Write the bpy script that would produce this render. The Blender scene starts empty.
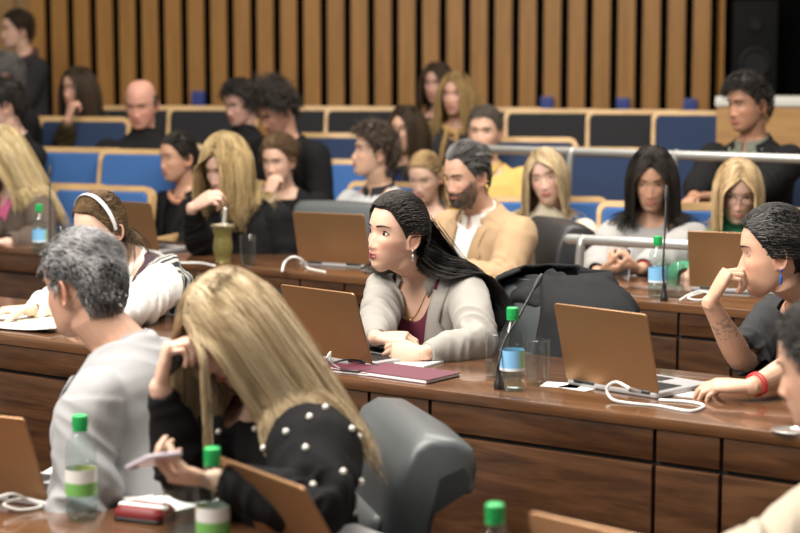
import bpy, bmesh, math, random
import numpy as np
from mathutils import Vector, Matrix

random.seed(7)
RNG = np.random.default_rng(7)
SC = bpy.context.scene
COL = SC.collection

# ------------------------------------------------------------------ camera
FPX = 1777.8
CAM_Z = 1.6
PITCH = math.atan((266.5 - 63.0) / FPX)
cam_d = bpy.data.cameras.new('camera')
cam_d.lens = 80.0
cam_d.sensor_width = 36.0
cam_d.clip_end = 100
cam_d.dof.use_dof = True
cam_d.dof.focus_distance = 5.12
cam_d.dof.aperture_fstop = 2.7
cam = bpy.data.objects.new('camera', cam_d)
cam.location = (0, 0, CAM_Z)
cam.rotation_euler = (math.pi / 2 - PITCH, 0, 0)
COL.objects.link(cam)
SC.camera = cam

SC.cycles.transparent_max_bounces = 40

# ------------------------------------------------------------------ light and exposure
SC.view_settings.view_transform = 'Standard'
SC.view_settings.look = 'None'
SC.view_settings.gamma = 1.0
SC.view_settings.exposure = 0.0
SC.view_settings.use_curve_mapping = False
world = bpy.data.worlds.new('world')
SC.world = world
world.use_nodes = True
world.node_tree.nodes['Background'].inputs[0].default_value = (1.0, 0.93, 0.86, 1)
world.node_tree.nodes['Background'].inputs[1].default_value = 0.36


def area_light(name, loc, size, power, color, rot=(0, 0, 0)):
    d = bpy.data.lights.new(name, 'AREA')
    d.shape = 'RECTANGLE'
    d.size, d.size_y = size
    d.energy = power
    d.color = color
    o = bpy.data.objects.new(name, d)
    o.location = loc
    o.rotation_euler = rot
    COL.objects.link(o)
    return o


R = math.radians
WARM = (1.0, 0.93, 0.84)
area_light('ceiling_lamp_delegates', (-0.9, 4.2, 4.3), (3.0, 1.6), 290, WARM, (R(-8), R(-10), R(-35)))
area_light('ceiling_lamp_front', (-2.6, 2.6, 3.9), (2.0, 2.0), 270, WARM, (R(28), R(-34), 0))
area_light('ceiling_lamp_middle', (0.8, 7.0, 4.3), (3.5, 1.4), 230, WARM, (0, 0, R(-35)))
area_light('ceiling_lamp_audience', (-0.6, 9.2, 4.6), (5.0, 1.0), 46, (1.0, 0.88, 0.72))
area_light('ceiling_lamp_wall', (0.0, 11.6, 5.2), (9.0, 0.4), 42, (1.0, 0.78, 0.50), (R(12), 0, 0))

# ------------------------------------------------------------------ rays of the photograph
CP, SP = math.cos(PITCH), math.sin(PITCH)


def PX(px, py, d):
    """World point seen at a picture position, at a distance along the lens axis."""
    x = (px - 400.0) / FPX * d
    y = (266.5 - py) / FPX * d
    return Vector((x, d * CP + y * SP, CAM_Z - d * SP + y * CP))


def ON(px, py, z):
    """World point on the horizontal plane z."""
    a = PX(px, py, 1.0) - Vector((0, 0, CAM_Z))
    t = (z - CAM_Z) / a.z
    return Vector((a.x * t, a.y * t, z))


# ------------------------------------------------------------------ object helpers
def tag(o, label=None, cat=None, group=None, kind=None):
    if label: o['label'] = label
    if cat: o['category'] = cat
    if group: o['group'] = group
    if kind: o['kind'] = kind
    return o


def empty(name, loc, rz=0.0, label=None, cat=None, group=None):
    o = bpy.data.objects.new(name, None)
    o.empty_display_size = 0.05
    o.location = loc
    o.rotation_euler = (0, 0, rz)
    COL.objects.link(o)
    return tag(o, label, cat, group)


def link(name, mesh, mat, parent=None, smooth=True):
    o = bpy.data.objects.new(name, mesh)
    COL.objects.link(o)
    mesh.name = name
    if mat is not None:
        for m in (mat if isinstance(mat, (list, tuple)) else [mat]):
            mesh.materials.append(m)
    if parent is not None:
        o.parent = parent
    if smooth:
        mesh.shade_smooth()
    else:
        mesh.shade_flat()
    return o


def copy_tree(o, parent=None):
    c = o.copy()
    COL.objects.link(c)
    c.parent = parent
    for ch in list(o.children):
        copy_tree(ch, c)
    return c


def nrm(v):
    v = np.asarray(v, float)
    return v / (np.linalg.norm(v, axis=-1, keepdims=True) + 1e-12)


class MB:
    """Collects shapes and turns them into ONE mesh."""

    def __init__(self):
        self.v, self.f, self.n, self.c, self.mi = [], [], 0, [], []

    def add(self, v, f, col=None, mi=0):
        v = np.asarray(v, float)
        self.v.append(v)
        n = self.n
        if isinstance(f, np.ndarray):
            self.f.append(f + n)
        else:
            for w in (3, 4):
                g = [q for q in f if len(q) == w]
                if g: self.f.append(np.array(g, np.int64) + n)
            for q in f:
                if len(q) > 4: self.f.append(np.array([q], np.int64) + n)
        self.mi.append((len(f), mi))
        self.n += len(v)
        c = np.ones((len(v), 4))
        if col is not None:
            c[:, :3] = col
        self.c.append(c)
        return self

    def grid(self, P, closed_u=False, closed_v=False, col=None, mi=0):
        """P (A,B,3): A rows of B points."""
        A, B = P.shape[:2]
        f = []
        for i in range(A if closed_u else A - 1):
            for j in range(B if closed_v else B - 1):
                i2, j2 = (i + 1) % A, (j + 1) % B
                f.append((i * B + j, i * B + j2, i2 * B + j2, i2 * B + j))
        if col is not None and np.ndim(col) == 3:
            col = np.asarray(col).reshape(-1, 3)
        return self.add(P.reshape(-1, 3), f, col, mi)

    def rings(self, P, col=None, mi=0):
        """Closed rings P (A,B,3), capped at both ends."""
        A, B = P.shape[:2]
        v = np.concatenate([P.reshape(-1, 3), P[0].mean(0)[None], P[-1].mean(0)[None]])
        f = []
        for i in range(A - 1):
            for j in range(B):
                j2 = (j + 1) % B
                f.append((i * B + j, i * B + j2, (i + 1) * B + j2, (i + 1) * B + j))
        for j in range(B):
            j2 = (j + 1) % B
            f.append((A * B, j2, j))
            f.append((A * B + 1, (A - 1) * B + j, (A - 1) * B + j2))
        return self.add(v, f, col, mi)

    def tube(self, path, rad, seg=12, flat=None, up=None, round_caps=True, col=None, mi=0):
        """Tube along a path. rad: number, list, or list of (a, b)."""
        p = np.asarray(path, float)
        S = len(p)
        r = np.asarray(rad, float)
        if r.ndim == 0: r = np.full((S, 2), float(r))
        elif r.ndim == 1 and len(r) == S: r = np.stack([r, r], 1)
        if flat is not None: r = r * np.array([1.0, flat])
        t = np.gradient(p, axis=0)
        t = nrm(t)
        if up is None:
            up = np.array([0, 0, 1.0]) if abs(t[0][2]) < 0.9 else np.array([1.0, 0, 0])
        n0 = nrm(np.cross(np.cross(t[0], up), t[0]))
        N = [n0]
        for i in range(1, S):
            b = np.cross(t[i - 1], t[i])
            s = np.linalg.norm(b)
            v = N[-1]
            if s > 1e-8:
                b = b / s
                ang = math.atan2(s, float(np.dot(t[i - 1], t[i])))
                v = v * math.cos(ang) + np.cross(b, v) * math.sin(ang) + b * np.dot(b, v) * (1 - math.cos(ang))
            N.append(nrm(v))
        N = np.array(N)
        Bn = np.cross(t, N)
        if round_caps:
            def cap(i, sgn):
                out = []
                for q in (0.45, 0.8, 0.97):
                    m = r[i].mean()
                    out.append((p[i] + sgn * t[i] * m * q, r[i] * math.sqrt(1 - q * q)))
                return out
            a = cap(0, -1)[::-1]
            b = cap(S - 1, 1)
            p = np.concatenate([[x[0] for x in a], p, [x[0] for x in b]])
            r = np.concatenate([[x[1] for x in a], r, [x[1] for x in b]])
            N = np.concatenate([[N[0]] * 3, N, [N[-1]] * 3])
            Bn = np.concatenate([[Bn[0]] * 3, Bn, [Bn[-1]] * 3])
        th = np.arange(seg) / seg * 2 * math.pi
        P = p[:, None] + Bn[:, None] * (r[:, 0, None] * np.cos(th))[..., None] + N[:, None] * (r[:, 1, None] * np.sin(th))[..., None]
        return self.rings(P, col, mi)

    def ball(self, c, r, M=None, nu=16, nv=10, col=None, mi=0):
        r = np.ones(3) * np.asarray(r, float)
        ph = (np.arange(nv) + 0.5) / nv * math.pi
        th = np.arange(nu) / nu * 2 * math.pi
        P = np.stack([np.sin(ph)[:, None] * np.cos(th), np.sin(ph)[:, None] * np.sin(th), -np.cos(ph)[:, None] * np.ones(nu)], -1) * r
        if M is not None:
            P = P @ np.asarray(M, float).T
        return self.rings(P + np.asarray(c, float), col, mi)

    def box(self, lo, hi, M=None, col=None, mi=0):
        (a, b, c), (d, e, g) = lo, hi
        v = np.array([(a, b, c), (d, b, c), (d, e, c), (a, e, c), (a, b, g), (d, b, g), (d, e, g), (a, e, g)], float)
        if M is not None:
            m = np.array(M)
            v = v @ m[:3, :3].T + m[:3, 3]
        return self.add(v, [(3, 2, 1, 0), (4, 5, 6, 7), (0, 1, 5, 4), (1, 2, 6, 5), (2, 3, 7, 6), (3, 0, 4, 7)], col, mi)

    def lathe(self, prof, seg=24, c=(0, 0, 0), col=None, mi=0, caps=True):
        prof = np.asarray(prof, float)
        th = np.arange(seg) / seg * 2 * math.pi
        P = np.stack([prof[:, 0, None] * np.cos(th), prof[:, 0, None] * np.sin(th), prof[:, 1, None] * np.ones(seg)], -1) + np.asarray(c, float)
        if caps: return self.rings(P, col, mi)
        return self.grid(P, closed_v=True, col=col, mi=mi)

    def slab(self, outline, z0, z1, M=None, mi=0, bev=0.0):
        """Prism of an outline (x, y) between two heights, edges eased by bev."""
        o = np.asarray(outline, float)
        c = o.mean(0)
        d = nrm(o - c)
        L = []
        if bev > 0:
            L = [(o - d * bev, z0), (o, z0 + bev), (o, z1 - bev), (o - d * bev, z1)]
        else:
            L = [(o, z0), (o, z1)]
        P = np.array([np.concatenate([q, np.full((len(q), 1), z)], 1) for q, z in L])
        if M is not None:
            m = np.array(M)
            P = P @ m[:3, :3].T + m[:3, 3]
        return self.rings(P, None, mi)

    def mesh(self, name='mesh'):
        m = bpy.data.meshes.new(name)
        v = np.concatenate(self.v) if self.v else np.zeros((0, 3))
        m.vertices.add(len(v))
        m.vertices.foreach_set('co', v.astype(np.float32).ravel())
        loops = np.concatenate([q.ravel() for q in self.f])
        sizes = np.concatenate([np.full(len(q), q.shape[1]) for q in self.f])
        m.loops.add(len(loops))
        m.loops.foreach_set('vertex_index', loops.astype(np.int32))
        m.polygons.add(len(sizes))
        m.polygons.foreach_set('loop_start', np.concatenate([[0], np.cumsum(sizes)[:-1]]).astype(np.int32))
        if len({q for _, q in self.mi}) > 1:
            # boxes and slabs are added in whole blocks of one face size, so the order is kept
            m.polygons.foreach_set('material_index', np.concatenate([np.full(k, q) for k, q in self.mi]).astype(np.int32))
        m.update(calc_edges=True)
        m.validate()
        c = np.concatenate(self.c)
        if not np.all(c == 1.0):
            setcol(m, c)
        m.update()
        return m

    def obj(self, name, mat, parent=None, smooth=True, bevel=0.0, loc=None):
        m = self.mesh(name)
        if bevel > 0:
            bm = bmesh.new()
            bm.from_mesh(m)
            ed = [e for e in bm.edges if len(e.link_faces) == 2 and e.calc_face_angle(0) > 0.6]
            bmesh.ops.bevel(bm, geom=ed, offset=bevel, segments=2, affect='EDGES', profile=0.6, clamp_overlap=True)
            bmesh.ops.recalc_face_normals(bm, faces=bm.faces)
            bm.to_mesh(m)
            bm.free()
        else:
            bm = bmesh.new()
            bm.from_mesh(m)
            bmesh.ops.recalc_face_normals(bm, faces=bm.faces)
            bm.to_mesh(m)
            bm.free()
        o = link(name, m, mat, parent, smooth)
        if smooth and bevel > 0:
            m.set_sharp_from_angle(angle=R(50))
        elif smooth:
            m.set_sharp_from_angle(angle=R(38))
        if loc is not None: o.location = loc
        return o


def setcol(m, c):
    a = m.color_attributes.get('Col') or m.color_attributes.new('Col', 'FLOAT_COLOR', 'POINT')
    a.data.foreach_set('color', np.ascontiguousarray(c, dtype=np.float32).ravel())


def verts_of(m):
    a = np.empty(len(m.vertices) * 3, np.float32)
    m.vertices.foreach_get('co', a)
    return a.reshape(-1, 3).astype(float)


def set_verts(m, v):
    m.vertices.foreach_set('co', np.ascontiguousarray(v, dtype=np.float32).ravel())
    m.update()


def edges_of(m):
    a = np.empty(len(m.edges) * 2, np.int32)
    m.edges.foreach_get('vertices', a)
    return a.reshape(-1, 2)


def normals_of(m):
    a = np.empty(len(m.vertices) * 3, np.float32)
    m.vertices.foreach_get('normal', a)
    return a.reshape(-1, 3).astype(float)


def relax(m, it, k=0.5):
    v = verts_of(m)
    e = edges_of(m)
    n = len(v)
    deg = np.bincount(e.ravel(), minlength=n)[:, None] + 1e-9
    for _ in range(it):
        s = np.zeros_like(v)
        for ax in range(3):
            s[:, ax] = np.bincount(e[:, 0], v[e[:, 1], ax], n) + np.bincount(e[:, 1], v[e[:, 0], ax], n)
        v = v + k * (s / deg - v)
    set_verts(m, v)


def remesh(mb, voxel, it=3, k=0.5):
    """Union of closed shapes as one continuous surface."""
    m = mb.mesh('tmp')
    o = bpy.data.objects.new('tmp', m)
    COL.objects.link(o)
    md = o.modifiers.new('r', 'REMESH')
    md.mode = 'VOXEL'
    md.voxel_size = voxel
    dg = bpy.context.evaluated_depsgraph_get()
    dg.update()
    out = bpy.data.meshes.new_from_object(o.evaluated_get(dg))
    bpy.data.objects.remove(o)
    bpy.data.meshes.remove(m)
    if it: relax(out, it, k)
    return out


def cut(m, mask):
    """Delete the vertices in mask."""
    bm = bmesh.new()
    bm.from_mesh(m)
    bm.verts.ensure_lookup_table()
    bmesh.ops.delete(bm, geom=[bm.verts[i] for i in np.nonzero(mask)[0]], context='VERTS')
    for _ in range(8):      # even out the cut edge
        nw = []
        for e_v in bm.verts:
            if e_v.is_boundary:
                nb = [e.other_vert(e_v).co for e in e_v.link_edges if e.is_boundary]
                if len(nb) == 2: nw.append((e_v, e_v.co * .4 + (nb[0] + nb[1]) * .3))
        for e_v, c in nw: e_v.co = c
    bm.to_mesh(m)
    bm.free()
    m.update()


_H = RNG.random(4096 * 4)


def vnoise(p):
    """Smooth value noise in -1..1, vectorised."""
    p = np.asarray(p, float)
    i = np.floor(p).astype(np.int64)
    f = p - i
    f = f * f * (3 - 2 * f)
    out = 0
    for dx in (0, 1):
        for dy in (0, 1):
            for dz in (0, 1):
                h = ((i[:, 0] + dx) * 73856093 ^ (i[:, 1] + dy) * 19349663 ^ (i[:, 2] + dz) * 83492791) & 16383
                w = (f[:, 0] if dx else 1 - f[:, 0]) * (f[:, 1] if dy else 1 - f[:, 1]) * (f[:, 2] if dz else 1 - f[:, 2])
                out = out + w * _H[h]
    return out * 2 - 1


# ------------------------------------------------------------------ materials
MATS = {}


def _m(name):
    m = bpy.data.materials.new(name)
    m.use_nodes = True
    return m, m.node_tree.nodes, m.node_tree.links, m.node_tree.nodes['Principled BSDF']


def plain(name, col, rough=0.5, metal=0.0, spec=0.5, bump=0.0, bscale=300.0, sheen=0.0, vary=0.0, coat=0.0, sss=0.0):
    if name in MATS: return MATS[name]
    m, N, L, b = _m(name)
    b.inputs['Base Color'].default_value = (*col, 1)
    b.inputs['Roughness'].default_value = rough
    b.inputs['Metallic'].default_value = metal
    b.inputs['Specular IOR Level'].default_value = spec
    if sheen:
        b.inputs['Sheen Weight'].default_value = sheen
        b.inputs['Sheen Roughness'].default_value = 0.4
    if coat:
        b.inputs['Coat Weight'].default_value = coat
        b.inputs['Coat Roughness'].default_value = 0.15
    if bump or vary:
        tc = N.new('ShaderNodeTexCoord')
        nz = N.new('ShaderNodeTexNoise')
        nz.inputs['Scale'].default_value = bscale
        nz.inputs['Detail'].default_value = 3
        L.new(tc.outputs['Object'], nz.inputs['Vector'])
        if bump:
            bp = N.new('ShaderNodeBump')
            bp.inputs['Strength'].default_value = bump
            bp.inputs['Distance'].default_value = 0.002
            L.new(nz.outputs['Fac'], bp.inputs['Height'])
            L.new(bp.outputs['Normal'], b.inputs['Normal'])
        if vary:
            mx = N.new('ShaderNodeMix')
            mx.data_type = 'RGBA'
            mx.inputs[6].default_value = (*[c * (1 - vary) for c in col], 1)
            mx.inputs[7].default_value = (*[min(1, c * (1 + vary)) for c in col], 1)
            L.new(nz.outputs['Fac'], mx.inputs[0])
            L.new(mx.outputs[2], b.inputs['Base Color'])
    MATS[name] = m
    return m


def vcol(name, rough=0.5, spec=0.4, sss=0.0, bump=0.0, bscale=400.0, aniso=0.0):
    """Material that takes its colour from the mesh's own colour attribute."""
    if name in MATS: return MATS[name]
    m, N, L, b = _m(name)
    a = N.new('ShaderNodeVertexColor')
    a.layer_name = 'Col'
    L.new(a.outputs['Color'], b.inputs['Base Color'])
    b.inputs['Roughness'].default_value = rough
    b.inputs['Specular IOR Level'].default_value = spec
    if sss:
        b.inputs['Subsurface Weight'].default_value = sss
        b.inputs['Subsurface Radius'].default_value = (1.0, 0.35, 0.2)
        b.inputs['Subsurface Scale'].default_value = 0.006
    if aniso:
        b.inputs['Anisotropic'].default_value = aniso
    if bump:
        tc = N.new('ShaderNodeTexCoord')
        nz = N.new('ShaderNodeTexNoise')
        nz.inputs['Scale'].default_value = bscale
        L.new(tc.outputs['Object'], nz.inputs['Vector'])
        bp = N.new('ShaderNodeBump')
        bp.inputs['Strength'].default_value = bump
        bp.inputs['Distance'].default_value = 0.001
        L.new(nz.outputs['Fac'], bp.inputs['Height'])
        L.new(bp.outputs['Normal'], b.inputs['Normal'])
    MATS[name] = m
    return m


def wood(name, c0, c1, scale=(1.2, 14, 14), rough=0.3, coat=0.0, distort=6.0, fine=0.25):
    """Grain running along the object's X axis."""
    if name in MATS: return MATS[name]
    m, N, L, b = _m(name)
    tc = N.new('ShaderNodeTexCoord')
    mp = N.new('ShaderNodeMapping')
    mp.inputs['Scale'].default_value = scale
    L.new(tc.outputs['Object'], mp.inputs['Vector'])
    n1 = N.new('ShaderNodeTexNoise')
    n1.inputs['Scale'].default_value = 1.0
    n1.inputs['Detail'].default_value = 4
    n1.inputs['Distortion'].default_value = distort * 0.15
    L.new(mp.outputs[0], n1.inputs['Vector'])
    n2 = N.new('ShaderNodeTexNoise')
    n2.inputs['Scale'].default_value = 6.0
    n2.inputs['Detail'].default_value = 6
    L.new(mp.outputs[0], n2.inputs['Vector'])
    ad = N.new('ShaderNodeMix')
    ad.inputs[0].default_value = fine
    L.new(n1.outputs['Fac'], ad.inputs[2])
    L.new(n2.outputs['Fac'], ad.inputs[3])
    rp = N.new('ShaderNodeValToRGB')
    rp.color_ramp.elements[0].position = 0.36
    rp.color_ramp.elements[1].position = 0.64
    rp.color_ramp.elements[0].color = (*c0, 1)
    rp.color_ramp.elements[1].color = (*c1, 1)
    L.new(ad.outputs[0], rp.inputs[0])
    L.new(rp.outputs[0], b.inputs['Base Color'])
    b.inputs['Roughness'].default_value = rough
    if coat:
        b.inputs['Coat Weight'].default_value = coat
        b.inputs['Coat Roughness'].default_value = 0.08
    MATS[name] = m
    return m


def glass(name, col=(1, 1, 1), rough=0.02, ior=1.45, thin=True):
    """Clear walls: see-through with a glossy skin (the walls are thin)."""
    if name in MATS: return MATS[name]
    m, N, L, b = _m(name)
    N.remove(b)
    tr = N.new('ShaderNodeBsdfTransparent')
    tr.inputs[0].default_value = (*col, 1)
    gl = N.new('ShaderNodeBsdfGlossy')
    gl.inputs['Roughness'].default_value = rough
    lw = N.new('ShaderNodeLayerWeight')
    lw.inputs['Blend'].default_value = 0.5
    pw = N.new('ShaderNodeMath')
    pw.operation = 'POWER'
    pw.inputs[1].default_value = 3.0
    L.new(lw.outputs['Facing'], pw.inputs[0])
    fr = N.new('ShaderNodeMath')
    fr.operation = 'MULTIPLY_ADD'
    fr.inputs[1].default_value = 0.36
    fr.inputs[2].default_value = 0.05
    L.new(pw.outputs[0], fr.inputs[0])
    mx = N.new('ShaderNodeMixShader')
    L.new(fr.outputs[0], mx.inputs[0])
    L.new(tr.outputs[0], mx.inputs[1])
    L.new(gl.outputs[0], mx.inputs[2])
    L.new(mx.outputs[0], N['Material Output'].inputs[0])
    MATS[name] = m
    return m
# ------------------------------------------------------------------ heads
_T = np.array([
    # z      front   back    half-width
    (.1175, .006, .022, .012), (.112, .034, .052, .038), (.100, .058, .072, .0545), (.080, .0765, .087, .0665), (.055, .0875, .0955, .0730),
    (.030, .0920, .0985, .0750), (.008, .0890, .0985, .0745), (-.010, .0865, .096, .0730), (-.030, .0865, .088, .0705),
    (-.050, .0865, .072, .0665), (-.068, .0855, .050, .0615), (-.084, .0830, .026, .0555), (-.098, .0810, .002, .0470),
    (-.109, .0770, -.020, .0370), (-.117, .0690, -.034, .0240), (-.121, .0600, -.045, .0100)])[::-1]
_ZS = np.linspace(-.121, .1175, 240)


def _sm(y, k=9):
    w = np.hanning(k + 2)[1:-1]
    w /= w.sum()
    return np.convolve(np.pad(y, k // 2, mode='edge'), w, 'valid')


_PF, _PB, _PW = [_sm(np.interp(_ZS, _T[:, 0], _T[:, i])) for i in (1, 2, 3)]


def G(x, s):
    return np.exp(-(x / s) ** 2)


class Head:
    """Skull and face: x to the person's left, f forward, z up, metres, origin between the ears at eye level."""

    def __init__(self, female=False, width=1.0, jaw=1.0, nose=1.0, chin=1.0, brow=1.0, cheek=1.0, long=1.0, lips=1.0):
        self.fem = female
        if female: nose *= .82; brow *= .8
        self.width, self.jaw, self.nose, self.chin, self.brow, self.cheek, self.lips = width, jaw, nose, chin, brow, cheek, lips
        self.long = long

    def prof(self, z):
        F, B, W = [np.interp(z, _ZS, q) for q in (_PF, _PB, _PW)]
        j = np.clip((-.02 - z) / .08, 0, 1)
        W = W * self.width * (1 + (self.jaw - 1) * j) * (1 - (.13 * j if self.fem else 0))
        if self.fem: F = F - .0045 * np.clip((-.082 - z) / .03, 0, 1)
        c0 = np.where(z > -.03, -.004, 0)
        fc = -B + (F + B) * (0.48 - 0.10 * np.clip((-.03 - z) / .06, 0, 1))
        return F, B, W, fc

    def disp(self, x, z):
        d = np.abs(x)
        fem = self.fem
        y = -.0082 * G(d - .032, .0150) * G(z - .001, .0115)
        y += (.0018 if fem else .0040) * self.brow * G(d - .026, .022) * G(z - .020, .009)
        y += -.0045 * G(x, .011) * G(z - .002, .009)
        br = np.interp(z, [-.058, -.0535, -.048, -.042, -.036, -.022, -.008, .004, .014], [0, .004, .016, .0235, .0225, .0150, .0085, .003, 0])
        sg = np.interp(z, [-.05, -.042, -.03, -.01, .01], [.0100, .0098, .0078, .0062, .0062])
        y += br * self.nose * np.exp(-(x / sg) ** 2)
        y += .0085 * self.nose * G(d - .0135, .0058) * G(z + .0445, .0065)
        y += .0050 * self.cheek * G(d - .043, .020) * G(z + .030, .018)
        y += .0050 * G(x, .026) * G(z + .068, .019)
        y += .0030 * self.lips * np.exp(-(x / .019) ** 4) * G(z + .0632, .0045)
        y += .0038 * self.lips * np.exp(-(x / .017) ** 4) * G(z + .0745, .0055)
        y += -.0028 * np.exp(-(x / .022) ** 4) * G(z + .0690, .0022)
        y += -.0040 * G(x, .022) * G(z + .0855, .006)
        y += .0060 * self.chin * G(x, .019) * G(z + .102, .011)
        y += -.0025 * G(d - .034, .006) * G(z + .055, .018)
        return y

    def ring(self, a, z):
        F, B, W, fc = self.prof(z)
        sa, ca = np.sin(a), np.cos(a)
        n = 2 + .35 * np.clip(ca, 0, 1) * np.clip((.05 - z) / .1, 0, 1)
        x = W * np.sign(sa) * np.abs(sa) ** (2 / n)
        f = fc + np.where(ca > 0, F - fc, B + fc) * np.sign(ca) * np.abs(ca) ** (2 / n)
        f = f + self.disp(x, z) * np.clip(ca * 2.2, 0, 1)
        return x, f

    def front(self, x, z):
        F, B, W, fc = self.prof(np.asarray(z, float))
        n = 2.3
        q = np.clip(np.abs(x) / W, 0, .995)
        f = fc + (F - fc) * (1 - q ** n) ** (1 / n)
        return f + self.disp(np.asarray(x, float), np.asarray(z, float)) * np.clip(((f - fc) / (F - fc)) * 2.2, 0, 1)

    def add(self, mb, M, openness=1.0):
        u = np.linspace(0, math.pi, 74)
        zs = -.0018 - .1192 * np.cos(u)
        zs[0], zs[-1] = -.121, .1175
        a = np.arange(72) / 72 * 2 * math.pi
        A, Z = np.meshgrid(a, zs)
        x, f = self.ring(A, Z)
        P = np.stack([x, -f, Z], -1)
        mb.rings(tf(M, P))
        for s in (1, -1):   # lids over the eyeballs
            c = np.array([s * .0315, -(self.front(.0315, 0.0) - .0120), 0.0])
            mb.ball(tf(M, c[None])[0], .0152, np.array(M)[:3, :3], 14, 10)
            # ear: slab, rim, lobe
            w = self.prof(np.array(-.01))[2]
            t = np.linspace(-.55, 1.52, 13) * math.pi
            ry = np.where(np.sin(t) > 0, .0315, .029)
            e = np.stack([np.full(13, 0.0), .0175 * np.cos(t), ry * np.sin(t)], -1)
            rot = np.array(Matrix.Rotation(s * -.42, 3, 'Z') @ Matrix.Rotation(-.16, 3, 'X') @ Matrix.Rotation(s * .12, 3, 'Y'))
            base = np.array([s * (w + .0035), .012, -.014])
            e[:, 0] = s * .0065
            mb.tube(tf(M, e @ rot.T + base), .0032, 7)
            mb.ball(tf(M, base[None])[0], (.0050, .0170, .0290), np.array(M)[:3, :3] @ rot, 12, 8)
            lob = (np.array([[s * .002, -.008, -.026]]) @ rot.T + base)
            mb.ball(tf(M, lob)[0], (.0045, .0085, .0095), np.array(M)[:3, :3] @ rot, 10, 8)


def tf(M, P):
    m = np.array(M)
    P = np.asarray(P, float)
    return P @ m[:3, :3].T + m[:3, 3]


def itf(M, P):
    return tf(np.linalg.inv(np.array(M)), P)


# ------------------------------------------------------------------ torso
_TT = np.array([
    # h     half-w  front   back
    (-.03, .150, .100, .105), (.02, .172, .125, .125), (.10, .172, .122, .122), (.18, .160, .116, .106), (.26, .150, .112, .098),
    (.34, .154, .116, .104), (.42, .164, .122, .112), (.48, .170, .116, .112), (.53, .170, .094, .102), (.565, .150, .072, .088),
    (.592, .112, .054, .074), (.612, .080, .045, .064), (.632, .060, .042, .058)])


def torso_prof(P, h):
    W, F, B = [np.interp(h, _TT[:, 0], _TT[:, i]) for i in (1, 2, 3)]
    if P.get('fem'):
        W = W * np.interp(h, [0, .1, .26, .42, .55, .63], [1.02, 1.0, .86, .90, .90, .86])
        F = F * np.interp(h, [0, .26, .55, .63], [.95, .86, .90, .88])
        B = B * np.interp(h, [0, .26, .63], [1, .86, .88])
        F = F + .022 * P.get('bust', 1.0) * G(h - .40, .055)
    b = P.get('bulk', 1.0)
    return W * (b * .5 + .5) * P.get('broad', 1.0), F * b, B * b


def torso_front(P, x, h, infl=0.0):
    W, F, B = torso_prof(P, np.asarray(h, float))
    q = np.clip(np.abs(x) / (W + infl), 0, .98)
    return (F + infl) * (1 - q ** 2.5) ** (1 / 2.5)


def add_torso(mb, P, T, infl=0.0, h0=-.02, h1=.632, slack=0.0):
    hs = np.linspace(h0, h1, 26)
    a = np.arange(36) / 36 * 2 * math.pi
    W, F, B = torso_prof(P, hs)
    ex = infl * np.interp(hs, [.55, .64], [1, .8]) + slack * np.interp(hs, [-.05, .15, .35, .5], [1, 1, .4, 0])
    A, H = np.meshgrid(a, hs)
    sa, ca = np.sin(A), np.cos(A)
    x = (W + ex)[:, None] * np.sign(sa) * np.abs(sa) ** .8
    f = np.where(ca > 0, (F + ex)[:, None], (B + ex)[:, None]) * np.sign(ca) * np.abs(ca) ** .8
    f = f - .012 * G(H - .60, .06)
    mb.rings(tf(T, np.stack([x, -f, H], -1)))


def ik(S, Wr, a, b, pole):
    S, Wr = np.array(S, float), np.array(Wr, float)
    d = Wr - S
    D = np.linalg.norm(d)
    if D > (a + b) * .995:
        Wr = S + d / D * (a + b) * .995
        d = Wr - S
        D = np.linalg.norm(d)
    if D < abs(a - b) + .02: D = abs(a - b) + .02
    u = d / np.linalg.norm(d)
    x = (a * a - b * b + D * D) / (2 * D)
    y = math.sqrt(max(a * a - x * x, 0))
    p = np.array(pole, float)
    p = p - u * np.dot(p, u)
    p = p / (np.linalg.norm(p) + 1e-9)
    return S + u * x + p * y, S + u * D


def arm_path(S, E, W):
    """Smooth shoulder-elbow-wrist path with a rounded elbow."""
    k = []
    for t in np.linspace(0, .86, 7): k.append(S + (E - S) * t)
    for t in (.25, .5, .75):
        a, b = S + (E - S) * .88, E + (W - E) * .12
        k.append((1 - t) ** 2 * a + 2 * t * (1 - t) * E + t * t * b)
    for t in np.linspace(.14, 1, 8): k.append(E + (W - E) * t)
    return np.array(k)


ARM_R = np.array([.052, .051, .050, .0475, .0455, .043, .041, .0395, .0385, .039, .0405, .0415, .0405, .038, .0345, .031, .0285, .0265])


HANDS = {
    # mcp, pip, dip curl in degrees for index..pinky, and thumb (spread, curl)
    'relax': ([22, 26, 30, 34], [28, 32, 36, 40], [14, 16, 18, 20], (38, 22)),
    'flat': ([6, 6, 6, 8], [8, 8, 8, 10], [5, 5, 5, 5], (42, 10)),
    'fist': ([70, 74, 76, 78], [88, 92, 94, 94], [55, 58, 58, 58], (20, 40)),
    'loose': ([55, 60, 64, 66], [66, 72, 76, 78], [30, 34, 36, 36], (24, 34)),
    'hold': ([40, 44, 48, 52], [48, 52, 54, 58], [24, 26, 28, 30], (34, 30)),
    'clasp': ([46, 48, 50, 52], [44, 46, 48, 50], [20, 20, 22, 24], (16, 24)),
}


def rot_about(v, ax, deg):
    a = math.radians(deg)
    ax = nrm(ax)
    return v * math.cos(a) + np.cross(ax, v) * math.sin(a) + ax * np.dot(ax, v) * (1 - math.cos(a))


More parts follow.
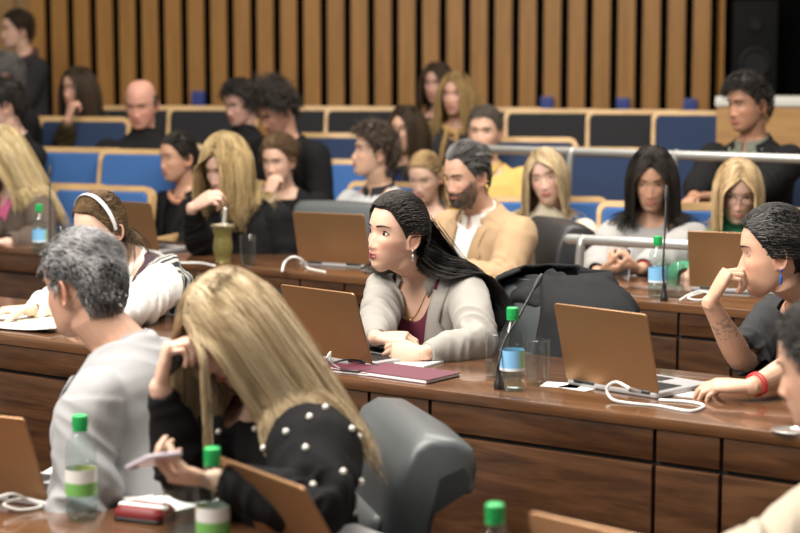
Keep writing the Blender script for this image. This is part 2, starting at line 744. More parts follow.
def add_hand(mb, W, d, n, left, pose='relax', s=1.0, seg=9):
    """Palm, four fingers and a thumb. d: wrist to fingers, n: the way the palm faces. Returns the fingertips."""
    d = nrm(d)
    n = nrm(np.asarray(n, float) - d * np.dot(n, d))
    side = np.cross(n, d) if left else np.cross(d, n)     # towards the thumb
    mcp, pip, dip, (tsp, tcl) = HANDS[pose]
    # palm: flattened tube
    st = [(-.030, .0235, .0185), (-.005, .0245, .0180), (.020, .0330, .0170), (.050, .0395, .0160), (.078, .0400, .0140), (.092, .0370, .0110)]
    th = np.arange(20) / 20 * 2 * math.pi
    P = []
    for (l, a, b) in st:
        c = W + d * l * s
        P.append(c + side * (a * s * np.cos(th))[:, None] + n * (b * s * np.sign(np.sin(th)) * np.abs(np.sin(th)) ** .8)[:, None])
    mb.rings(np.array(P))
    tips = []
    L = [(.044, .026, .022), (.049, .030, .024), (.045, .028, .023), (.036, .021, .020)]
    for i in range(4):
        off = (.0300, .0103, -.0098, -.0290)[i]
        base = W + d * (.078, .083, .080, .072)[i] * s + side * off * s
        spread = (5, 1, -3, -8)[i]
        dd = rot_about(d, n, spread if not left else -spread) if True else d
        dd = nrm(d + side * math.tan(math.radians(spread)))
        ax = np.cross(dd, n)
        pts = [base]
        ang = 0
        nodes = []
        for l, c in zip(L[i], (mcp[i], pip[i], dip[i])):
            ang += c
            v = rot_about(dd, ax, ang)
            nodes.append((l * s, v))
        path = [base - dd * .012 * s, base]
        for l, v in nodes:
            p0 = path[-1]
            path += [p0 + v * l * .33, p0 + v * l * .66, p0 + v * l]
        r = np.interp(np.arange(len(path)), [0, 1, 3, 4, 6, 7, len(path) - 1], np.array([.0096, .0096, .0084, .0092, .0076, .0082, .0066]) * s * (1, 1.04, 1, .88)[i])
        mb.tube(path, r, seg)
        tips.append((path[-1], nodes[-1][1], rot_about(n, ax, ang)))
    # thumb leaves the side of the palm near its base
    b = W + d * .022 * s + side * .022 * s + n * .004 * s
    v = nrm(d * math.cos(math.radians(tsp)) + side * math.sin(math.radians(tsp)) + n * .30)
    ax = np.cross(v, nrm(n - side * .6))
    p = [b]
    v1 = v
    for l, c in ((.040, 0), (.034, tcl), (.028, tcl)):
        v1 = rot_about(v1, ax, c)
        p += [p[-1] + v1 * l * s * .5, p[-1] + v1 * l * s]
    mb.tube(p, np.array([.0150, .0145, .0120, .0110, .0112, .0100, .0078]) * s, seg)
    tips.append((p[-1], v1, -n))
    return tips


# ------------------------------------------------------------------ hair
HAIRLINE = ([0, 25, 40, 52, 66, 78, 90, 104, 118, 140, 160, 180],
            [.074, .072, .064, .046, .020, -.016, .006, .012, -.030, -.066, -.074, -.076])


def zmin_of(a, recede=0.0, low=0.0):
    d = np.abs((np.degrees(a) + 180) % 360 - 180)
    z = np.interp(d, *HAIRLINE)
    z = z + recede * np.interp(d, [0, 18, 34, 55, 70], [.3, .7, 1, .5, 0]) * .03
    return z - low * np.interp(d, [100, 140], [0, 1])


def skull_out(h, off):
    """Push head-space points (x, -f, z) out of skull, jaw and neck."""
    for c, r, o in (((0, .004, .005), (.0775, .1000, .1150), off), ((0, -.028, -.052), (.0620, .0600, .0700), off * .8), ((0, .020, -.11), (.054, .056, .10), off * .5)):
        c, r = np.array(c), np.array(r) + np.asarray(o)[..., None] * np.ones(3)
        q = (h - c) / r
        k = np.linalg.norm(q, axis=1, keepdims=True)
        h = np.where(k < 1, c + (h - c) / np.maximum(k, 1e-3), h)
    return h


def body_out(P, T, p, off):
    t = itf(T, p)
    for c, r in (((0, 0.0, .40), (.168 * P.get('broad', 1), .122, .24)), ((P['sw'] * .55, .008, .535), (P['sw'] * .62, .085, .072)), ((-P['sw'] * .55, .008, .535), (P['sw'] * .62, .085, .072)), ((0, .012, .60), (.06, .06, .10))):
        c, r = np.array(c), np.array(r) + off
        q = (t - c) / r
        k = np.linalg.norm(q, axis=1, keepdims=True)
        t = np.where(k < 1, c + (t - c) / np.maximum(k, 1e-3), t)
    return tf(T, t)


def ribbons(mb, path, width, thick, outc, cols, seg=3):
    """Many tapered locks at once. path (N,S,3)."""
    N, S = path.shape[:2]
    t = nrm(np.gradient(path, axis=1))
    o = nrm(path - outc)
    sd = nrm(np.cross(t, o))
    up = np.cross(sd, t)
    th = np.arange(seg) / seg * 2 * math.pi
    V = path[:, :, None] + sd[:, :, None] * (width[..., None] * np.cos(th))[..., None] + up[:, :, None] * (thick[..., None] * np.sin(th))[..., None]
    n0 = mb.n
    idx = np.arange(N * S * seg).reshape(N, S, seg)
    a = idx[:, :-1]
    b = idx[:, 1:]
    q = np.stack([a, np.roll(a, -1, 2), np.roll(b, -1, 2), b], -1).reshape(-1, 4)
    e1 = idx[:, -1, ::-1]
    e0 = idx[:, 0]
    c = np.repeat(cols.reshape(N * S, 3), seg, 0)
    mb.add(V.reshape(-1, 3), q, c)
    mb.f.append(np.ascontiguousarray(e1 + n0))
    mb.f.append(np.ascontiguousarray(e0 + n0))


def lock_cols(n, S, pal, rng, roots=None, at=None):
    pal = np.array(pal, float)
    k = rng.random(n)
    if at is not None: k = np.clip(.5 + .75 * vnoise(at * 42 + 3) + .35 * (k - .5), 0, .999)
    x = k * (len(pal) - 1)
    i = np.clip(x.astype(int), 0, max(len(pal) - 2, 0))
    fr = (x - i)[:, None]
    c = pal[i] * (1 - fr) + pal[np.minimum(i + 1, len(pal) - 1)] * fr
    c = c * (0.85 + .30 * rng.random((n, 1)))
    C = np.repeat(c[:, None], S, 1)
    if roots is not None:
        w = np.clip(1 - np.linspace(0, 1, S) / .35, 0, 1)[None, :, None]
        C = C * (1 - w) + np.array(roots) * w
    return np.clip(C, 0, 1)


def make_hair(P, M, T, rng):
    hd = P['head']
    sp = P['hair']
    st = sp['style']
    pal = sp['pal']
    mb = MB()
    rec = sp.get('recede', 0.0)
    vol = sp.get('vol', .012)
    fine = P['fine']
    oc = tf(M, np.array([[0, .004, -.01]]))[0]
    # scalp shell
    na, nz = 64, 26
    a = np.arange(na) / na * 2 * math.pi
    z0 = zmin_of(a, rec, .0)
    if st == 'bald':
        z0 = np.where(np.abs((np.degrees(a) + 180) % 360 - 180) > 75, z0, .1)
        ztop = .045
    else:
        ztop = .1172
    v = np.linspace(0, 1, nz) ** .9
    Z = z0[:, None] + (np.minimum(ztop, .1172) - z0[:, None]) * v
    Z = np.maximum(Z, z0[:, None])
    A = np.repeat(a[:, None], nz, 1)
    x, f = hd.ring(A, Z)
    p = np.stack([x, -f, Z], -1)
    th = vol * (.72 if st in ('short', 'crop', 'swept', 'curly', 'bald') else .5) * np.clip(np.minimum(v * 3.0, 1), .12, 1)
    if st == 'bald':
        off_ = np.abs((np.degrees(a) + 180) % 360 - 180) <= 78
        Z[off_] = .0
        x, f = hd.ring(A, Z)
        p = np.stack([x, -f, Z], -1)
        p[off_] *= .9
    if st == 'bald': th = vol * np.clip(np.minimum(v * 3, (1 - v) * 3), .2, 1)
    TH = np.repeat(th[None], na, 0)
    if sp.get('front', 0):      # more lift above the forehead
        d = np.abs((np.degrees(A) + 180) % 360 - 180)
        TH = TH + sp['front'] * np.exp(-(d / 60) ** 2) * np.clip(v * 2.2, 0, 1)
    if sp.get('side') is not None:
        d = np.abs((np.degrees(A) + 180) % 360 - 180)
        TH = TH * (1 - (1 - sp['side']) * np.exp(-((d - 90) / 60) ** 2) * np.clip((.085 - Z) / .05, 0, 1)) * np.where((d > 120) & (Z < .02), .55 + .45 * sp['side'], 1)
    c0 = np.array([0, .004, -.005])
    dirn = nrm((p - c0) * np.array([1.1, 1, 1]))
    nn = vnoise(p.reshape(-1, 3) * np.array([70, 70, 24])).reshape(na, nz)
    outer = p + dirn * (TH * (1 + sp.get('rough', .25) * nn))[..., None]
    inner = p - dirn * .004
    G_ = np.concatenate([inner[:, :1], outer], 1)
    pc = np.array(pal, float)
    base = pc.mean(0) * .75
    cc = base * (1 + .25 * nn[..., None])
    cc = np.concatenate([cc[:, :1], cc], 1)
    if st != 'bald':      # close the crown
        tp = G_[:, -1:].mean(0, keepdims=True) + np.array([0, 0, .002])
        G_ = np.concatenate([G_, np.repeat(tp, na, 0)], 1)
        cc = np.concatenate([cc, cc[:, -1:]], 1)
    mb.grid(tf(M, G_), closed_u=True, col=np.clip(cc, 0, 1).reshape(-1, 3))
    # locks
    S = sp.get('steps', 14 if fine else 9)
    n = int(sp.get('n', 2600) * (1.0 if fine else .35))
    aa = rng.random(n) * 2 * math.pi
    zz = zmin_of(aa, rec)
    top = .117 if st != 'bald' else .04
    if st == 'bald':
        keep = np.abs((np.degrees(aa) + 180) % 360 - 180) > 78
        aa, zz = aa[keep], zz[keep]
        n = len(aa)
    zz = zz + (top - zz) * rng.random(n) ** .9
    x, f = hd.ring(aa, zz)
    root = np.stack([x, -f, zz], -1)
    out = nrm(root - c0)
    wd = sp.get('w', .0017 if fine else .0032)
    if st in ('short', 'bald', 'crop', 'swept', 'curly'):
        L = sp.get('len', .035) * (.7 + .6 * rng.random(n))
        sd = sp.get('side')
        if sd is not None:
            low = np.clip((.075 - zz) / .04, 0, 1) * np.clip(np.abs((np.degrees(aa) + 180) % 360 - 180) / 60, 0, 1)
            L = L * (1 - (1 - sd) * low)
        comb = np.array(sp.get('comb', (0, .6, .2)), float)    # x, y(back), z
        part = sp.get('part')
        cd = np.repeat(comb[None], n, 0)
        if part is not None:
            sgn = np.where(root[:, 0] > part, 1, -1)
            cd[:, 0] = np.abs(comb[0]) * sgn
        cd = cd + rng.normal(0, sp.get('mess', .25), (n, 3))
        dn = np.clip((.06 - zz) / .06, 0, 1)[:, None]
        cd = cd * (1 - dn) + (np.array([0, .35, -1.0]) + rng.normal(0, .15, (n, 3))) * dn
        cd = cd - out * np.sum(cd * out, 1, keepdims=True)
        cd = nrm(cd)
        path = np.zeros((n, S, 3))
        q = root + out * vol * .55
        d = cd + out * sp.get('lift', .25)
        for i in range(S):
            path[:, i] = q
            cur = q - c0
            o = nrm(cur)
            d = nrm(d)
            if st == 'curly':
                d = nrm(d + rng.normal(0, .55, (n, 3)))
            q = q + d * (L / (S - 1))[:, None]
            q = skull_out(q, vol * (.62 + .5 * rng.random(n)))
            d = nrm(d * .9 + (cd - o * np.sum(cd * o, 1, keepdims=True)) * .25)
        w = wd * np.linspace(1, .35, S)[None] * (.7 + .6 * rng.random((n, 1)))
        ribbons(mb, tf(M, path), w, w * .6, oc, lock_cols(n, S, pal, rng, None, root), 3)
    else:
        Mi = np.array(M)[:3, :3]
        part = sp.get('part', 0.0)
        L = sp.get('len', .4) * (.72 + .4 * rng.random(n))
        guard = sp.get('guard', .062)
        tie = sp.get('tie')
        S1 = S
        if tie is not None:           # combed back to a tie point (head space)
            tie = np.array(tie, float)
            path = np.zeros((n, S, 3))
            for i in range(S):
                t = i / (S - 1)
                q = root + out * vol * .7
                mid = q * (1 - t) + (tie + rng.normal(0, .006, (n, 3))) * t
                path[:, i] = skull_out(mid, vol * (.75 + .3 * rng.random(n)))
            w = wd * (1.25 - .55 * np.linspace(0, 1, S))[None] * (.7 + .6 * rng.random((n, 1)))
            C = lock_cols(n, S, pal, rng, None, root)
            if sp.get('streak') is not None:
                k = (np.abs(root[:, 0] - sp['streak'][0]) < sp['streak'][1]) & (-root[:, 1] > .02)
                C[k] = C[k] * .55 + np.array(sp['streak'][2]) * .45
            ribbons(mb, tf(M, path), w, w * .45, oc, C, 3)
            n = int(sp.get('fall', 0) * (1 if fine else .35))
        if n > 0 and sp.get('len', .4) > 0:
            S = sp.get('steps2', 22 if fine else 14)
            if tie is not None:
                sel = sp.get('fallfrom', 'both')
                kk = rng.random(n)
                aa = np.radians(105 + 150 * rng.random(n))
                if sp.get('nape'):
                    lo, hi = sp['nape']
                    aa = np.radians(lo + (hi - lo) * rng.random(n))
                zz = zmin_of(aa) + .07 * rng.random(n)
                x, f = hd.ring(aa, zz)
                root = np.stack([x, -f, zz], -1)
                out = nrm(root - c0)
                tt = kk < .4
                root = np.where(tt[:, None], tie + rng.normal(0, .012, (n, 3)), root)
                L = sp.get('len', .4) * (.7 + .45 * rng.random(n))
                d = out * .5 + np.array([0, .2, -.6])
            else:
                sgn = np.where(root[:, 0] + rng.normal(0, .004, n) > part, 1.0, -1.0)
                d = np.stack([sgn * .9, np.full(n, sp.get('back', .25)), np.full(n, .0)], -1) + out * .05
                d = d * np.where(zz > .04, 1, .25)[:, None] + np.array([0, 0, -1.0]) * np.where(zz > .04, 0, .8)[:, None]
            d = nrm(d @ Mi.T)
            q = tf(M, root + out * vol * .6)
            path = np.zeros((n, S, 3))
            offs = vol * (.55 + .5 * rng.random(n))
            g = np.repeat(nrm(np.array(sp.get('grav', (0, 0, -1.0)), float))[None], n, 0)
            if 'near' in sp:       # hair on the near side falls another way (world direction)
                g = np.where((root[:, 0] > part)[:, None], nrm(np.array(P['Ri'] @ Vector(sp['near'])))[None], g)
            bo = .012 + .030 * rng.random(n)[:, None] if not sp.get('tight') else .012 + .012 * rng.random(n)[:, None]
            jit = rng.normal(0, sp.get('wave', .10), (n, 3))
            ph = rng.random(n) * 6.28
            for i in range(S):
                path[:, i] = q
                t = i / (S - 1)
                d = nrm(d * .62 + g * sp.get('pull', .48) + jit * .08)
                wv = np.sin(t * sp.get('curlf', 9) + ph)[:, None] * nrm(np.cross(d, g + 1e-3)) * sp.get('curl', .10)
                q2 = q + nrm(d + wv * t) * (L / (S - 1))[:, None]
                h = itf(M, q2)
                h = skull_out(h, offs)
                # keep the face clear
                sg = np.where(h[:, 0] >= part * .5, 1.0, -1.0)
                if sp.get('keepside', True) and tie is None: sg = sgn
                ff = -h[:, 1]
                infront = (ff > .035) & (h[:, 2] < .066) & (h[:, 2] > -.16)
                gd = guard * np.clip((.10 - h[:, 2]) / .07, 0, 1)
                h[:, 0] = np.where(infront & (h[:, 0] * sg < gd), sg * (gd + .35 * (h[:, 0] * sg - gd) * 0), h[:, 0])
                q2 = tf(M, h)
                q2 = body_out(P, T, q2, bo)
                if 'behind' in sp:       # hair that stays behind the shoulders
                    tt_ = itf(T, q2)
                    lim = sp['behind'] * np.clip((.66 - tt_[:, 2]) / .06, 0, 1) + -.2 * np.clip((tt_[:, 2] - .60) / .06, 0, 1)
                    tt_[:, 1] = np.maximum(tt_[:, 1], lim)
                    q2 = tf(T, tt_)
                d = nrm(nrm(q2 - q) * .6 + d * .4)
                q = q2
            w = wd * np.interp(np.linspace(0, 1, S), [0, .2, .75, 1], [.9, 1.15, 1.05, .35])[None] * (.7 + .6 * rng.random((n, 1)))
            # smooth
            for _ in range(3):
                path[:, 1:-1] = path[:, 1:-1] * .5 + (path[:, :-2] + path[:, 2:]) * .25
            C = lock_cols(n, S, pal, rng, sp.get('roots'), root)
            ribbons(mb, path, w, w * .42, oc, C, 3)
        if sp.get('bun') is not None:
            bc, br = np.array(sp['bun'][0]), sp['bun'][1]
            m = 90
            pth = np.zeros((m, 12, 3))
            for k in range(m):
                ax = nrm(rng.normal(0, 1, 3) + np.array([0, 1.4, 0]))
                u = nrm(np.cross(ax, [0, 0, 1.0]))
                w_ = np.cross(ax, u)
                s0 = rng.random() * 6.28
                t = s0 + np.linspace(0, 3.4, 12)
                pth[k] = bc + (u[None] * np.cos(t)[:, None] + w_[None] * np.sin(t)[:, None]) * br * (.85 + .2 * rng.random())
            w = np.full((m, 12), wd * 1.1)
            ribbons(mb, tf(M, pth), w, w * .6, tf(M, bc[None])[0], lock_cols(m, 12, pal, rng), 4)
            mb.ball(tf(M, bc[None])[0], br * .85, None, 14, 10, col=base)
    return mb


# ------------------------------------------------------------------ people
def W2L(P, v):
    """World to the person's own space."""
    return np.array(P['Ri'] @ (Vector(v) - P['root']))


def person(label, head, d, hd=0.0, hyaw=None, pitch=0.0, roll=0.0, lean=8.0, side=0.0, twist=0.0, fem=False, floor=0.0, s=1.0,
           skin=(.60, .36, .26), face=None, hair=None, rh=None, lh=None, top=None, over=None, pants=(.02, .02, .025), group=None,
           eyes=(1.0, 0.0, 0.0), iris=(.05, .025, .012), lip=(.42, .14, .12), browc=None, beard=None, glasses=None, vox=None, fine=None,
           mouth=0.0, eye_s=1.0, iris_r=1.0, bulk=1.0, broad=1.0, extra=None, stand=False, seat=True, neck=1.0, bust=1.0, brow_w=1.0, lash=1.0, legs=True, ref=None):
    """A seated figure whose head centre is where the photograph shows it."""
    hyaw = hd if hyaw is None else hyaw
    if fine is None: fine = d < 6.5
    if vox is None: vox = .0032 if d < 6.4 else (.0042 if d < 7.8 else .0055)
    P = dict(fem=fem, bulk=bulk, broad=broad, fine=fine, bust=bust)
    sw = (.160 if fem else .182) * broad
    P['sw'] = sw
    P['eye_s'], P['iris_r'] = eye_s, iris_r
    rng = np.random.default_rng(abs(hash_(label)) % 100000)
    H = Head(female=fem, **(face or {}))
    P['head'] = H
    hw = PX(head[0], head[1], d)
    Rz = Matrix.Rotation(R(hd), 3, 'Z')
    Tr = Matrix.Rotation(R(lean), 3, 'X') @ Matrix.Rotation(R(side), 3, 'Y') @ Matrix.Rotation(R(twist), 3, 'Z')
    hh = .785 * s
    off = Tr @ Vector((0, -.025 * s - .04 * math.sin(R(max(lean, 0))), hh))
    pel = hw - Rz @ off
    root = Vector((pel.x, pel.y, floor))
    hip = pel.z - floor
    P['root'], P['Ri'], P['hip'] = root, Rz.inverted(), hip
    E = empty('person', root, R(hd), label, 'person', group)
    T = Matrix.Translation((0, 0, hip)) @ Tr.to_4x4() @ Matrix.Scale(s, 4)
    T = np.array(T)
    Hr = Matrix.Rotation(R(hyaw - hd), 3, 'Z') @ Matrix.Rotation(R(pitch), 3, 'X') @ Matrix.Rotation(R(roll), 3, 'Y')
    hl = P['Ri'] @ (hw - root)
    M = np.array(Matrix.Translation(hl) @ Hr.to_4x4() @ Matrix.Scale(s, 4))
    P['T'], P['M'] = T, M
    # ---- arms
    arms = {}
    k = .90 if fem else 1.0
    for nm, spec, sg in (('r', rh, -1), ('l', lh, 1)):
        S_ = tf(T, np.array([[sg * sw, .010, .535]]))[0]
        if spec is None:
            spec = {'rel': (sg * .10, -.34, hip + .16), 'dir': (-sg * .5, -.8, -.15), 'palm': (-sg * .3, .1, -1)}
        if 'px' in spec: w = W2L(P, PX(*spec['px']))
        elif 'world' in spec: w = W2L(P, spec['world'])
        else: w = np.array(spec['rel'], float)
        pole = np.array(spec.get('pole', (sg * .55, .35, -1.0)), float)
        if 'elbow' in spec:
            pole = W2L(P, PX(*spec['elbow'])) - (S_ + w) / 2
        e, w = ik(S_, w, .292 * s * k * spec.get('stretch', 1), .252 * s * k * spec.get('stretch', 1), pole)

        def dv(key, dflt):
            if key + 'w' in spec: return np.array(P['Ri'] @ Vector(spec[key + 'w']))
            return np.array(spec.get(key, dflt), float)
        fd = nrm(w - e)
        if np.linalg.norm(w - S_) > .98 * (.544 * s * k): print('STRAIGHT ARM', label[:40], nm)
        arms[nm] = dict(S=S_, E=e, W=w, path=arm_path(S_, e, w), dir=nrm(dv('dir', fd)), palm=dv('palm', (0, 0, -1)), pose=spec.get('pose', 'relax'), sg=sg, hs=spec.get('hs', 1.0))
    P['arms'] = arms
    # ---- body: one continuous surface
    mb = MB()
    H.add(mb, M)
    nb = tf(T, np.array([[0, .016, .575], [0, .018, .63]]))
    nt = tf(M, np.array([[0, .022, -.085], [0, .012, -.03]]))
    nr = (.048 if fem else .0565) * neck * s
    p = [nb[0], nb[1], nb[1] * .66 + nt[0] * .34, nb[1] * .33 + nt[0] * .67, nt[0], nt[1]]
    mb.tube(p, [nr * 1.25, nr * 1.10, nr, nr * .98, nr * 1.0, nr * .95], 20)
    add_torso(mb, P, T)
    tips = {}
    for nm, a in arms.items():
        mb.ball(a['S'], .056 * k * s, None, 14, 10)
        mb.tube(a['path'], ARM_R * k * s, 14)
        tips[nm] = add_hand(mb, a['W'] + a['dir'] * .012, a['dir'], a['palm'], a['sg'] > 0, a['pose'], s * (.92 if fem else 1.0) * a['hs'])
    bm_ = remesh(mb, vox, 2 if fine else 1, .45)
    P['tips'] = tips
    v = verts_of(bm_)
    h = itf(M, v)
    x, f, z = h[:, 0], -h[:, 1], h[:, 2]
    c = np.repeat(np.array(skin, float)[None], len(v), 0)
    isface = (f > .01) & (np.abs(x) < .09) & (z > -.13) & (z < .12)
    bl = (G(np.abs(x) - .042, .022) * G(z + .035, .022) * .36 + G(x, .014) * G(z + .042, .012) * .5) * isface
    ear = (np.abs(x) > .073) & (np.abs(z + .012) < .045) & (np.abs(f + .012) < .03)
    bl = np.maximum(bl, ear * .5)
    red = np.array([1.10, .80, .78])
    c = c * (1 - bl[:, None] + bl[:, None] * red)
    c *= (1 + .05 * vnoise(v * 60))[:, None]
    lp = (np.exp(-(x / .021) ** 4) * np.exp(-((z + .0690) / .0085) ** 4)) * isface * (f > .06)
    c = c * (1 - lp[:, None] * .8) + np.array(lip) * lp[:, None] * .8
    if beard:
        bz = np.interp(np.abs(x), [0, .028, .045, .07], [-.052, -.050, -.045, -.010])
        w = isface * np.clip((bz - z) / .008, 0, 1) * np.clip((z + .135) / .02, 0, 1) * np.clip((f + .0) / .02, 0, 1)
        w = w * (1 - np.clip(lp * 1.4, 0, 1)) * beard.get('k', .5)
        c = c * (1 - w[:, None]) + np.array(beard['col']) * w[:, None]
    if extra and 'paint' in extra: c = extra['paint'](P, v, c)
    col = np.ones((len(v), 4))
    col[:, :3] = np.clip(c, 0, 1)
    setcol(bm_, col)
    link('body', bm_, vcol('skin', .48, .42, .12, .12, 700), E)
    # ---- eyes, brows, lips
    face_parts(P, E, eyes, iris, lip, browc if browc is not None else (np.array(hair['pal'][0]) * .8 if hair else skin), mouth, brow_w, lash)
    if beard and beard.get('locks'):
        bb = MB()
        n = beard['locks']
        xs = rng.uniform(-.066, .066, n * 3)
        zs = rng.uniform(-.122, -.012, n * 3)
        bz = np.interp(np.abs(xs), [0, .028, .045, .07], [-.051, -.050, -.045, .0])
        ok = (zs < bz) & ~((np.abs(xs) < .021) & (np.abs(zs + .069) < .007))
        xs, zs = xs[ok][:n], zs[ok][:n]
        ff = H.front(xs, zs)
        S = 4
        pth = np.zeros((len(xs), S, 3))
        o = nrm(np.stack([xs, -(ff - .02), zs + .06], -1))
        for i in range(S):
            q = np.stack([xs, -ff, zs], -1) + o * (.001 + .0045 * i / (S - 1)) + np.array([0, 0, -1.0]) * beard.get('len', .010) * i / (S - 1)
            pth[:, i] = q
        w = np.repeat(np.linspace(.0015, .0007, S)[None], len(xs), 0)
        ribbons(bb, tf(M, pth), w, w * .6, tf(M, np.array([[0, 0, -.05]]))[0], lock_cols(len(xs), S, beard['pal'], rng), 4)
        link('beard', bb.mesh('beard'), vcol('hair', .5, .3), E)
    # ---- hair
    if hair:
        hb = make_hair(P, M, T, rng)  if 'style' in (P.setdefault('hair', hair)) else None
        link('hair', hb.mesh('hair'), vcol('hair', .5, .3), E)
    # ---- clothes
    for g in (top or []):
        garment(P, E, **g)
    if glasses: add_glasses(P, E, glasses)
    if legs: add_legs(P, E, pants, stand, s)
    if extra and 'fn' in extra: extra['fn'](P, E)
    P['E'] = E
    print('PERSON %-60s hip %.2f floor %.2f at (%.2f, %.2f)' % (label[:60], hip, floor, root.x, root.y))
    return P


def hash_(s):
    h = 7
    for ch in s: h = (h * 31 + ord(ch)) & 0xffffff
    return h


def face_parts(P, E, eyes, iris, lip, browc, mouth, brow_w, lash):
    H, M = P['head'], P['M']
    op, gx, gz = eyes
    nu, nv = (25, 15) if P['fine'] else (13, 9)
    for s in (1, -1):
        mb = MB()
        c = np.array([s * .0315, -(H.front(.0315, 0.0) - .0120), 0.0])
        r = .0159
        u = np.linspace(-1, 1, nu)
        hw = (.0132 if P['fem'] else .0126) * P['eye_s'] ** .5
        hi = (.0064 if P['fem'] else .0054) * P['eye_s'] * op * (1 - np.abs(u) ** 2.2) ** .8 + .0004
        lo = -.0042 * (.35 + .65 * op) * (1 - np.abs(u) ** 2.4) ** .8
        w = np.linspace(0, 1, nv)
        X = np.repeat(u[:, None] * hw, nv, 1)
        Zz = lo[:, None] * (1 - w) + hi[:, None] * w + (s * X / hw) * .0008
        Y = -np.sqrt(np.maximum(r * r - X * X - Zz * Zz, 1e-8))
        Pp = np.stack([X, Y, Zz], -1) + c
        dI = np.hypot(X - gx * .004, Zz - .0006 - gz * .003)
        C = np.repeat(np.repeat(np.array([[[.64, .59, .56]]]), nu, 0), nv, 1)
        C = np.where((dI < .0062 * P['iris_r'])[..., None], np.array(iris), C)
        C = np.where((dI < .0028)[..., None], np.array([.006, .005, .005]), C)
        mb.grid(tf(M, Pp), col=C)
        # lash line and upper lid crease
        q = np.stack([u * hw * 1.06, -np.sqrt(np.maximum(r * r - (u * hw) ** 2 - hi ** 2, 1e-8)) - .0006, hi + s * u * .0008], -1) + c
        mb.tube(tf(M, q), np.interp(np.abs(u), [0, 1], [.0013, .0006]) * lash, 5, col=(.012, .008, .007))
        o = mb.obj('eye', vcol('eye', .3, .35), E)
        b = MB()
        t = np.linspace(0, 1, 12)
        xx = s * (.0135 + .039 * t)
        zz = .0195 + .0065 * np.sin(t * 2.3) - .004 * t + (.0015 if P['fem'] else -.001)
        ff = H.front(xx, zz) + .0012
        rr = np.stack([np.interp(t, [0, .25, .7, 1], [.0026, .0036, .0026, .0008]) * brow_w * (.72 if P['fem'] else 1.1), np.full(12, .0018)], 1)
        b.tube(tf(M, np.stack([xx, -ff, zz], -1)), rr[:, ::-1], 7, up=tf(M, np.array([[0, 0, 1.0]]))[0] - tf(M, np.array([[0, 0, 0.0]]))[0], col=np.clip(browc, 0, 1))
        b.obj('eyebrow', vcol('hair', .5, .3), E)
    # lips
    mb = MB()
    n = 17 if P['fine'] else 11
    u = np.linspace(-1, 1, n)
    hw = .0235 * (1 - .25 * min(mouth, 1))
    k = H.lips
    line = -.0690 + .0012 * np.abs(u) ** 2 - .0005
    up_in = line + .0035 * mouth * (1 - u ** 2)
    lo_in = line - .0050 * mouth * (1 - u ** 2)
    upr = up_in + (.0066 * (1 - np.abs(u) ** 1.8) ** .8 - .0010 * G(u, .16)) * k
    lwr = lo_in - .0086 * (1 - np.abs(u) ** 2.2) ** .9 * k
    for a, b in ((up_in, upr), (lo_in, lwr)):
        w = np.linspace(0, 1, 6)
        Z = a[:, None] * (1 - w) + b[:, None] * w
        X = np.repeat((u * hw)[:, None], 6, 1)
        F = H.front(X, Z) + .0010 + .0019 * k * np.sin(w * math.pi * .9 + .25)[None] * (1 - u[:, None] ** 2) ** .6
        mb.grid(tf(M, np.stack([X, -F, Z], -1)), col=lip)
    w = np.linspace(-.15, 1.15, 4)
    Z = lo_in[:, None] * (1 - w) + up_in[:, None] * w
    X = np.repeat((u * hw * .96)[:, None], 4, 1)
    F = H.front(X, Z) + .0009
    mb.grid(tf(M, np.stack([X, -F, Z], -1)), col=(.10, .03, .028))
    mb.obj('lips', vcol('lips', .35, .5), E)


def add_glasses(P, E, g):
    H, M = P['head'], P['M']
    mb = MB()
    rx, rz = g.get('rx', .024), g.get('rz', .018)
    fy = float(H.front(0.0, -.004)) + .012
    for s in (1, -1):
        t = np.linspace(0, 2 * math.pi, 25)
        x = s * (.032 + rx * np.cos(t))
        z = -.004 + rz * np.sin(t)
        f = fy - .28 * np.maximum(np.abs(x) - .012, 0)
        mb.tube(tf(M, np.stack([x, -f, z], -1)), .0016, 6, round_caps=False)
        e = .032 + rx
        ff = fy - .28 * (e - .012)
        mb.tube(tf(M, np.array([[s * e, -ff, .004], [s * .079, -.05, .006], [s * .081, 0.0, .004], [s * .080, .022, -.006]])), .0016, 6)
    mb.tube(tf(M, np.array([[-.010, -fy - .001, .0], [0, -fy - .002, .003], [.010, -fy - .001, .0]])), .0014, 6)
    mb.obj('glasses', plain('glasses_frame', g.get('col', (.02, .015, .015)), .3), E)


def add_legs(P, E, col, stand, s):
    hip = P['hip']
    mb, sh = MB(), MB()
    for sg in (1, -1):
        if stand:
            mb.tube([(sg * .09, 0, hip + .05), (sg * .095, -.01, hip * .52), (sg * .10, .01, .10)], [.092, .062, .048], 14)
            foot = np.array((sg * .10, .01, .0))
        else:
            a = np.array((sg * .095, .0, hip + .075))
            kn = np.array((sg * .12, -.43 * s, min(hip + .10, .56)))
            an = np.array((sg * .11, -.40 * s, .09))
            q = [a, a * .5 + kn * .5, a * .12 + kn * .88, kn * .97 + an * .03 + np.array([0, -.012, -.01]), kn * .8 + an * .2, kn * .45 + an * .55, an]
            mb.tube(q, [.098, .082, .068, .064, .060, .058, .047], 14)
            foot = an * np.array([1, 1, 0])
        f = [(0, .06, .045), (0, .02, .052), (0, -.06, .045), (0, -.13, .034), (0, -.17, .030)]
        sh.tube([foot + np.array(q) for q in f], [(.036, .040), (.038, .050), (.042, .044), (.045, .033), (.036, .027)], 12)
    mb.tube([(-.09, .01, hip + .075), (.09, .01, hip + .075)], .112, 14)
    m = remesh(mb, .012, 3)
    link('trousers', m, plain('trouser_%02x%02x%02x' % tuple(int(c * 255) for c in col), col, .85, sheen=.1), E)
    sh.obj('shoes', plain('shoe_leather', (.015, .012, .010), .4), E)


